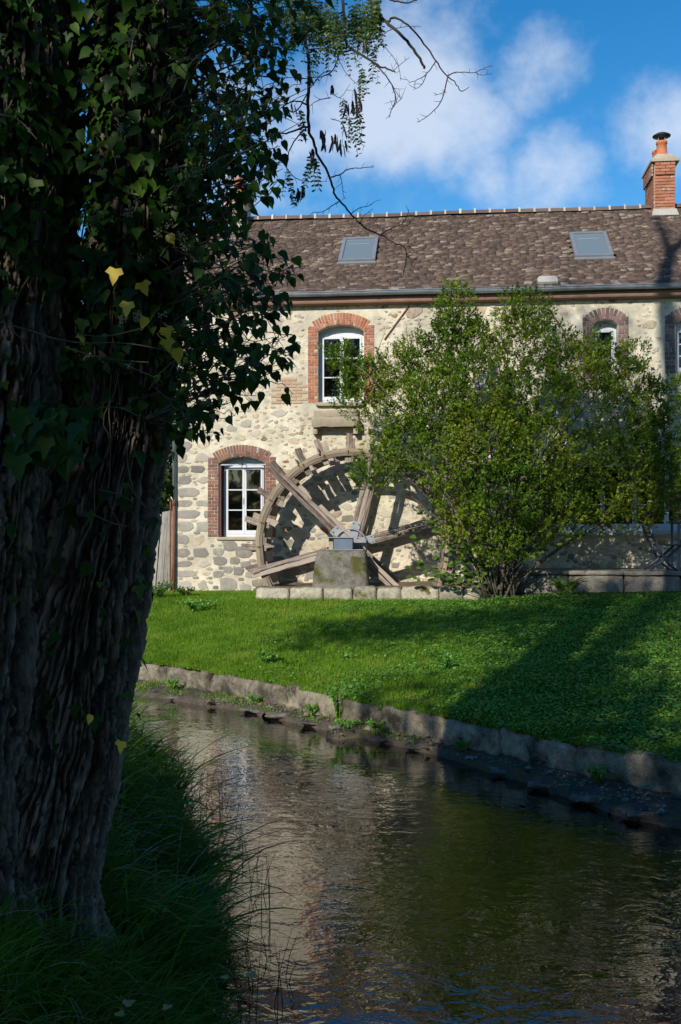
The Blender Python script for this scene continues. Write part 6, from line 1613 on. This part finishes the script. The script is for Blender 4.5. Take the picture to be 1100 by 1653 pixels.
# dead leaves on the ledge and the lawn edge
n = 420; x = rng.uniform(-1, 3.2, n); q = rng.uniform(.05, .8, n); n1_, n2_, d_ = shore_for(x); P0 = np.c_[x + n1_ * d_ * q, wt_y(x) + n2_ * d_ * q, .15 - .05 * q]
x2 = rng.uniform(-1, 3.4, 420); y2 = wt_y(x2) + .08 + rng.random(420) ** 1.5 * .5; P0 = np.r_[P0, np.c_[x2, y2, lawn_z(x2, y2) + .03]]; n = len(P0)
L = rng.uniform(.015, .045, n); V_, F_ = cloud(P0, np.c_[rng.normal(size=(n, 2)), rng.normal(size=n) * .2], np.c_[rng.normal(size=(n, 2)) * .4, np.ones(n)], L, L * .6, tvl, tfl)
tag(obj('dead_leaves', mesh('dead_leaves', V_, F_, M['brown_leaf'])), 'small brown dead leaves littering the ledge and lawn edge', 'leaves', kind='stuff')

# ------------------------------------------------------------------ NEAR BANK GRASS
def bank_points(n, x0, x1, y0, y1, dmin, dmax):
    x = rng.uniform(x0, x1, n); y = rng.uniform(y0, y1, n); d = sdist(x, y, NB); k_ = (d > dmin) & (d < dmax); x, y, d = x[k_], y[k_], d[k_]
    # keep clear of the trunks
    k_ = (np.hypot(x + 1.36, y - 4.62) > .36) & (np.hypot(x + 1.86, y - 4.4) > .58); return x[k_], y[k_], d[k_]
def long_blades(x, y, d, hmin, hmax, wmin, wmax, name, label, seed, mat='long_grass', seg=6, toward=.45):
    n = len(x); clump = fbm(x * 3.2, y * 3.2, 0, 3, seed); H = (hmin + (hmax - hmin) * rng.random(n)) * (1 + .5 * clump)
    ang = 3.0 * fbm(x * 2.1, y * 2.1, 1, 3, seed + 1) + rng.normal(size=n) * .6
    dir_ = np.c_[np.cos(ang) + .55 * toward, np.sin(ang) - .35 * toward]; dir_ /= np.linalg.norm(dir_, axis=1, keepdims=True)
    droop = H * rng.uniform(.45, 1.15, n); W = rng.uniform(wmin, wmax, n); z0 = bank_z(x, y)
    s = np.c_[-dir_[:, 1], dir_[:, 0], np.zeros(n)] + rng.normal(size=(n, 3)) * .25; s /= np.linalg.norm(s, axis=1, keepdims=True); s *= W[:, None] / 2
    V = np.zeros((n, 2 * seg + 1, 3)); cu = rng.uniform(.35, 1.15, n)
    for k in range(seg + 1):
        t = k / seg; c = np.c_[x + dir_[:, 0] * droop * t ** 1.6, y + dir_[:, 1] * droop * t ** 1.6, z0 - .02 + H * (t * 1.15 - cu * .75 * t ** 2.4)]
        if k < seg: V[:, 2 * k] = c - s * (1 - .75 * t ** 2); V[:, 2 * k + 1] = c + s * (1 - .75 * t ** 2)
        else: V[:, 2 * seg] = c
    Fs = []
    for k in range(seg - 1): Fs += [(2 * k, 2 * k + 1, 2 * k + 3), (2 * k, 2 * k + 3, 2 * k + 2)]
    Fs.append((2 * seg - 2, 2 * seg - 1, 2 * seg)); Fs = np.array(Fs); F_ = (Fs[None] + (np.arange(n) * (2 * seg + 1))[:, None, None]).reshape(-1, 3)
    tag(obj(name, mesh(name, V.reshape(-1, 3), F_, M[mat], True)), label, 'grass', kind='stuff')
x, y, d = bank_points(85000, -3.6, .4, 2.6, 12.5, .10, 2.6); k_ = np.abs(x / y) < .40; x, y, d = x[k_], y[k_], d[k_]
long_blades(x, y, d, .14, .36, .006, .013, 'bank_grass', 'long drooping dark green grass covering the near bank at the foot of the tree', 51)
x, y, d = bank_points(15000, -3.4, -.2, 4.6, 11.5, .08, .9); k_ = fbm(x * 1.7, y * 1.7, 0, 2, 57) > -.15; x, y, d = x[k_], y[k_], d[k_]
long_blades(x, y, d, .34, .66, .013, .024, 'reed_grass', 'tall broad bladed reed grass at the water edge right of the tree', 54, toward=.4)
x, y, d = bank_points(4200, -3, .3, 3.0, 10, .12, 1.8)
long_blades(x, y, d, .26, .46, .004, .0065, 'dry_grass', 'thin straw coloured dead stalks among the long bank grass', 58, 'dry_stem')
# bare dark stalks rising from the water edge
sk = MB()
for k in range(95):
    t = random.random(); yy = 4.6 + 5.2 * t; xx = np.interp(yy, NB[::-1][:, 1] if False else sorted(NB[:, 1]), NB[np.argsort(NB[:, 1])][:, 0]) + random.uniform(-.12, .30)
    h = random.uniform(.12, .42); lx, ly = random.uniform(-.1, .16), random.uniform(-.08, .08)
    sk.tube([(xx, yy, -.03), (xx + lx * .4, yy + ly * .4, h * .5), (xx + lx, yy + ly, h)], [.0028, .0022, .001], 3, False)
    for _ in range(3):
        u3 = random.uniform(.3, .95); q = np.array([xx + lx * u3, yy + ly * u3, h * u3]); sk.tube([q, q + np.array([random.uniform(-.06, .06), random.uniform(-.04, .04), random.uniform(.01, .07)])], [.0014, .0006], 3, False)
tag(sk.build('water_stalks', M['twig']), 'thin dark stalks standing in the shallow water along the near bank', 'stalks', kind='stuff')
# fallen leaves caught on the near bank
for (px, py, s_, lb) in ((405, 1577, .07, 'pale brown curled leaf caught low in the near bank grass'), (362, 1580, .05, 'yellowish dead leaf lying on the bank grass nearest the water'), (272, 1628, .05, 'small tan leaf near the bottom of the bank grass'), (192, 1640, .05, 'dead leaf at the lower edge of the near bank'), (202, 1622, .06, 'brown stalked leaf hanging in the bank grass below the trunk')):
    p = at_height(px, py, .62 if px < 300 else .42); o = obj('fallen_leaf', mesh('fallen_leaf', ll_, np.array(lobed), M['tan_leaf'], True)); o.matrix_local = basis_matrix(np.array([p[0], p[1], p[2]]), np.array([random.gauss(0, 1), .8, .1]), np.array([0, -.25, 1]), s_ * .7, .8); tag(o, lb, 'leaf')
print('tris', sum(len(o.data.loops) - 2 * len(o.data.polygons) for o in SC.objects if o.type == 'MESH'), 'objects', len(SC.objects))
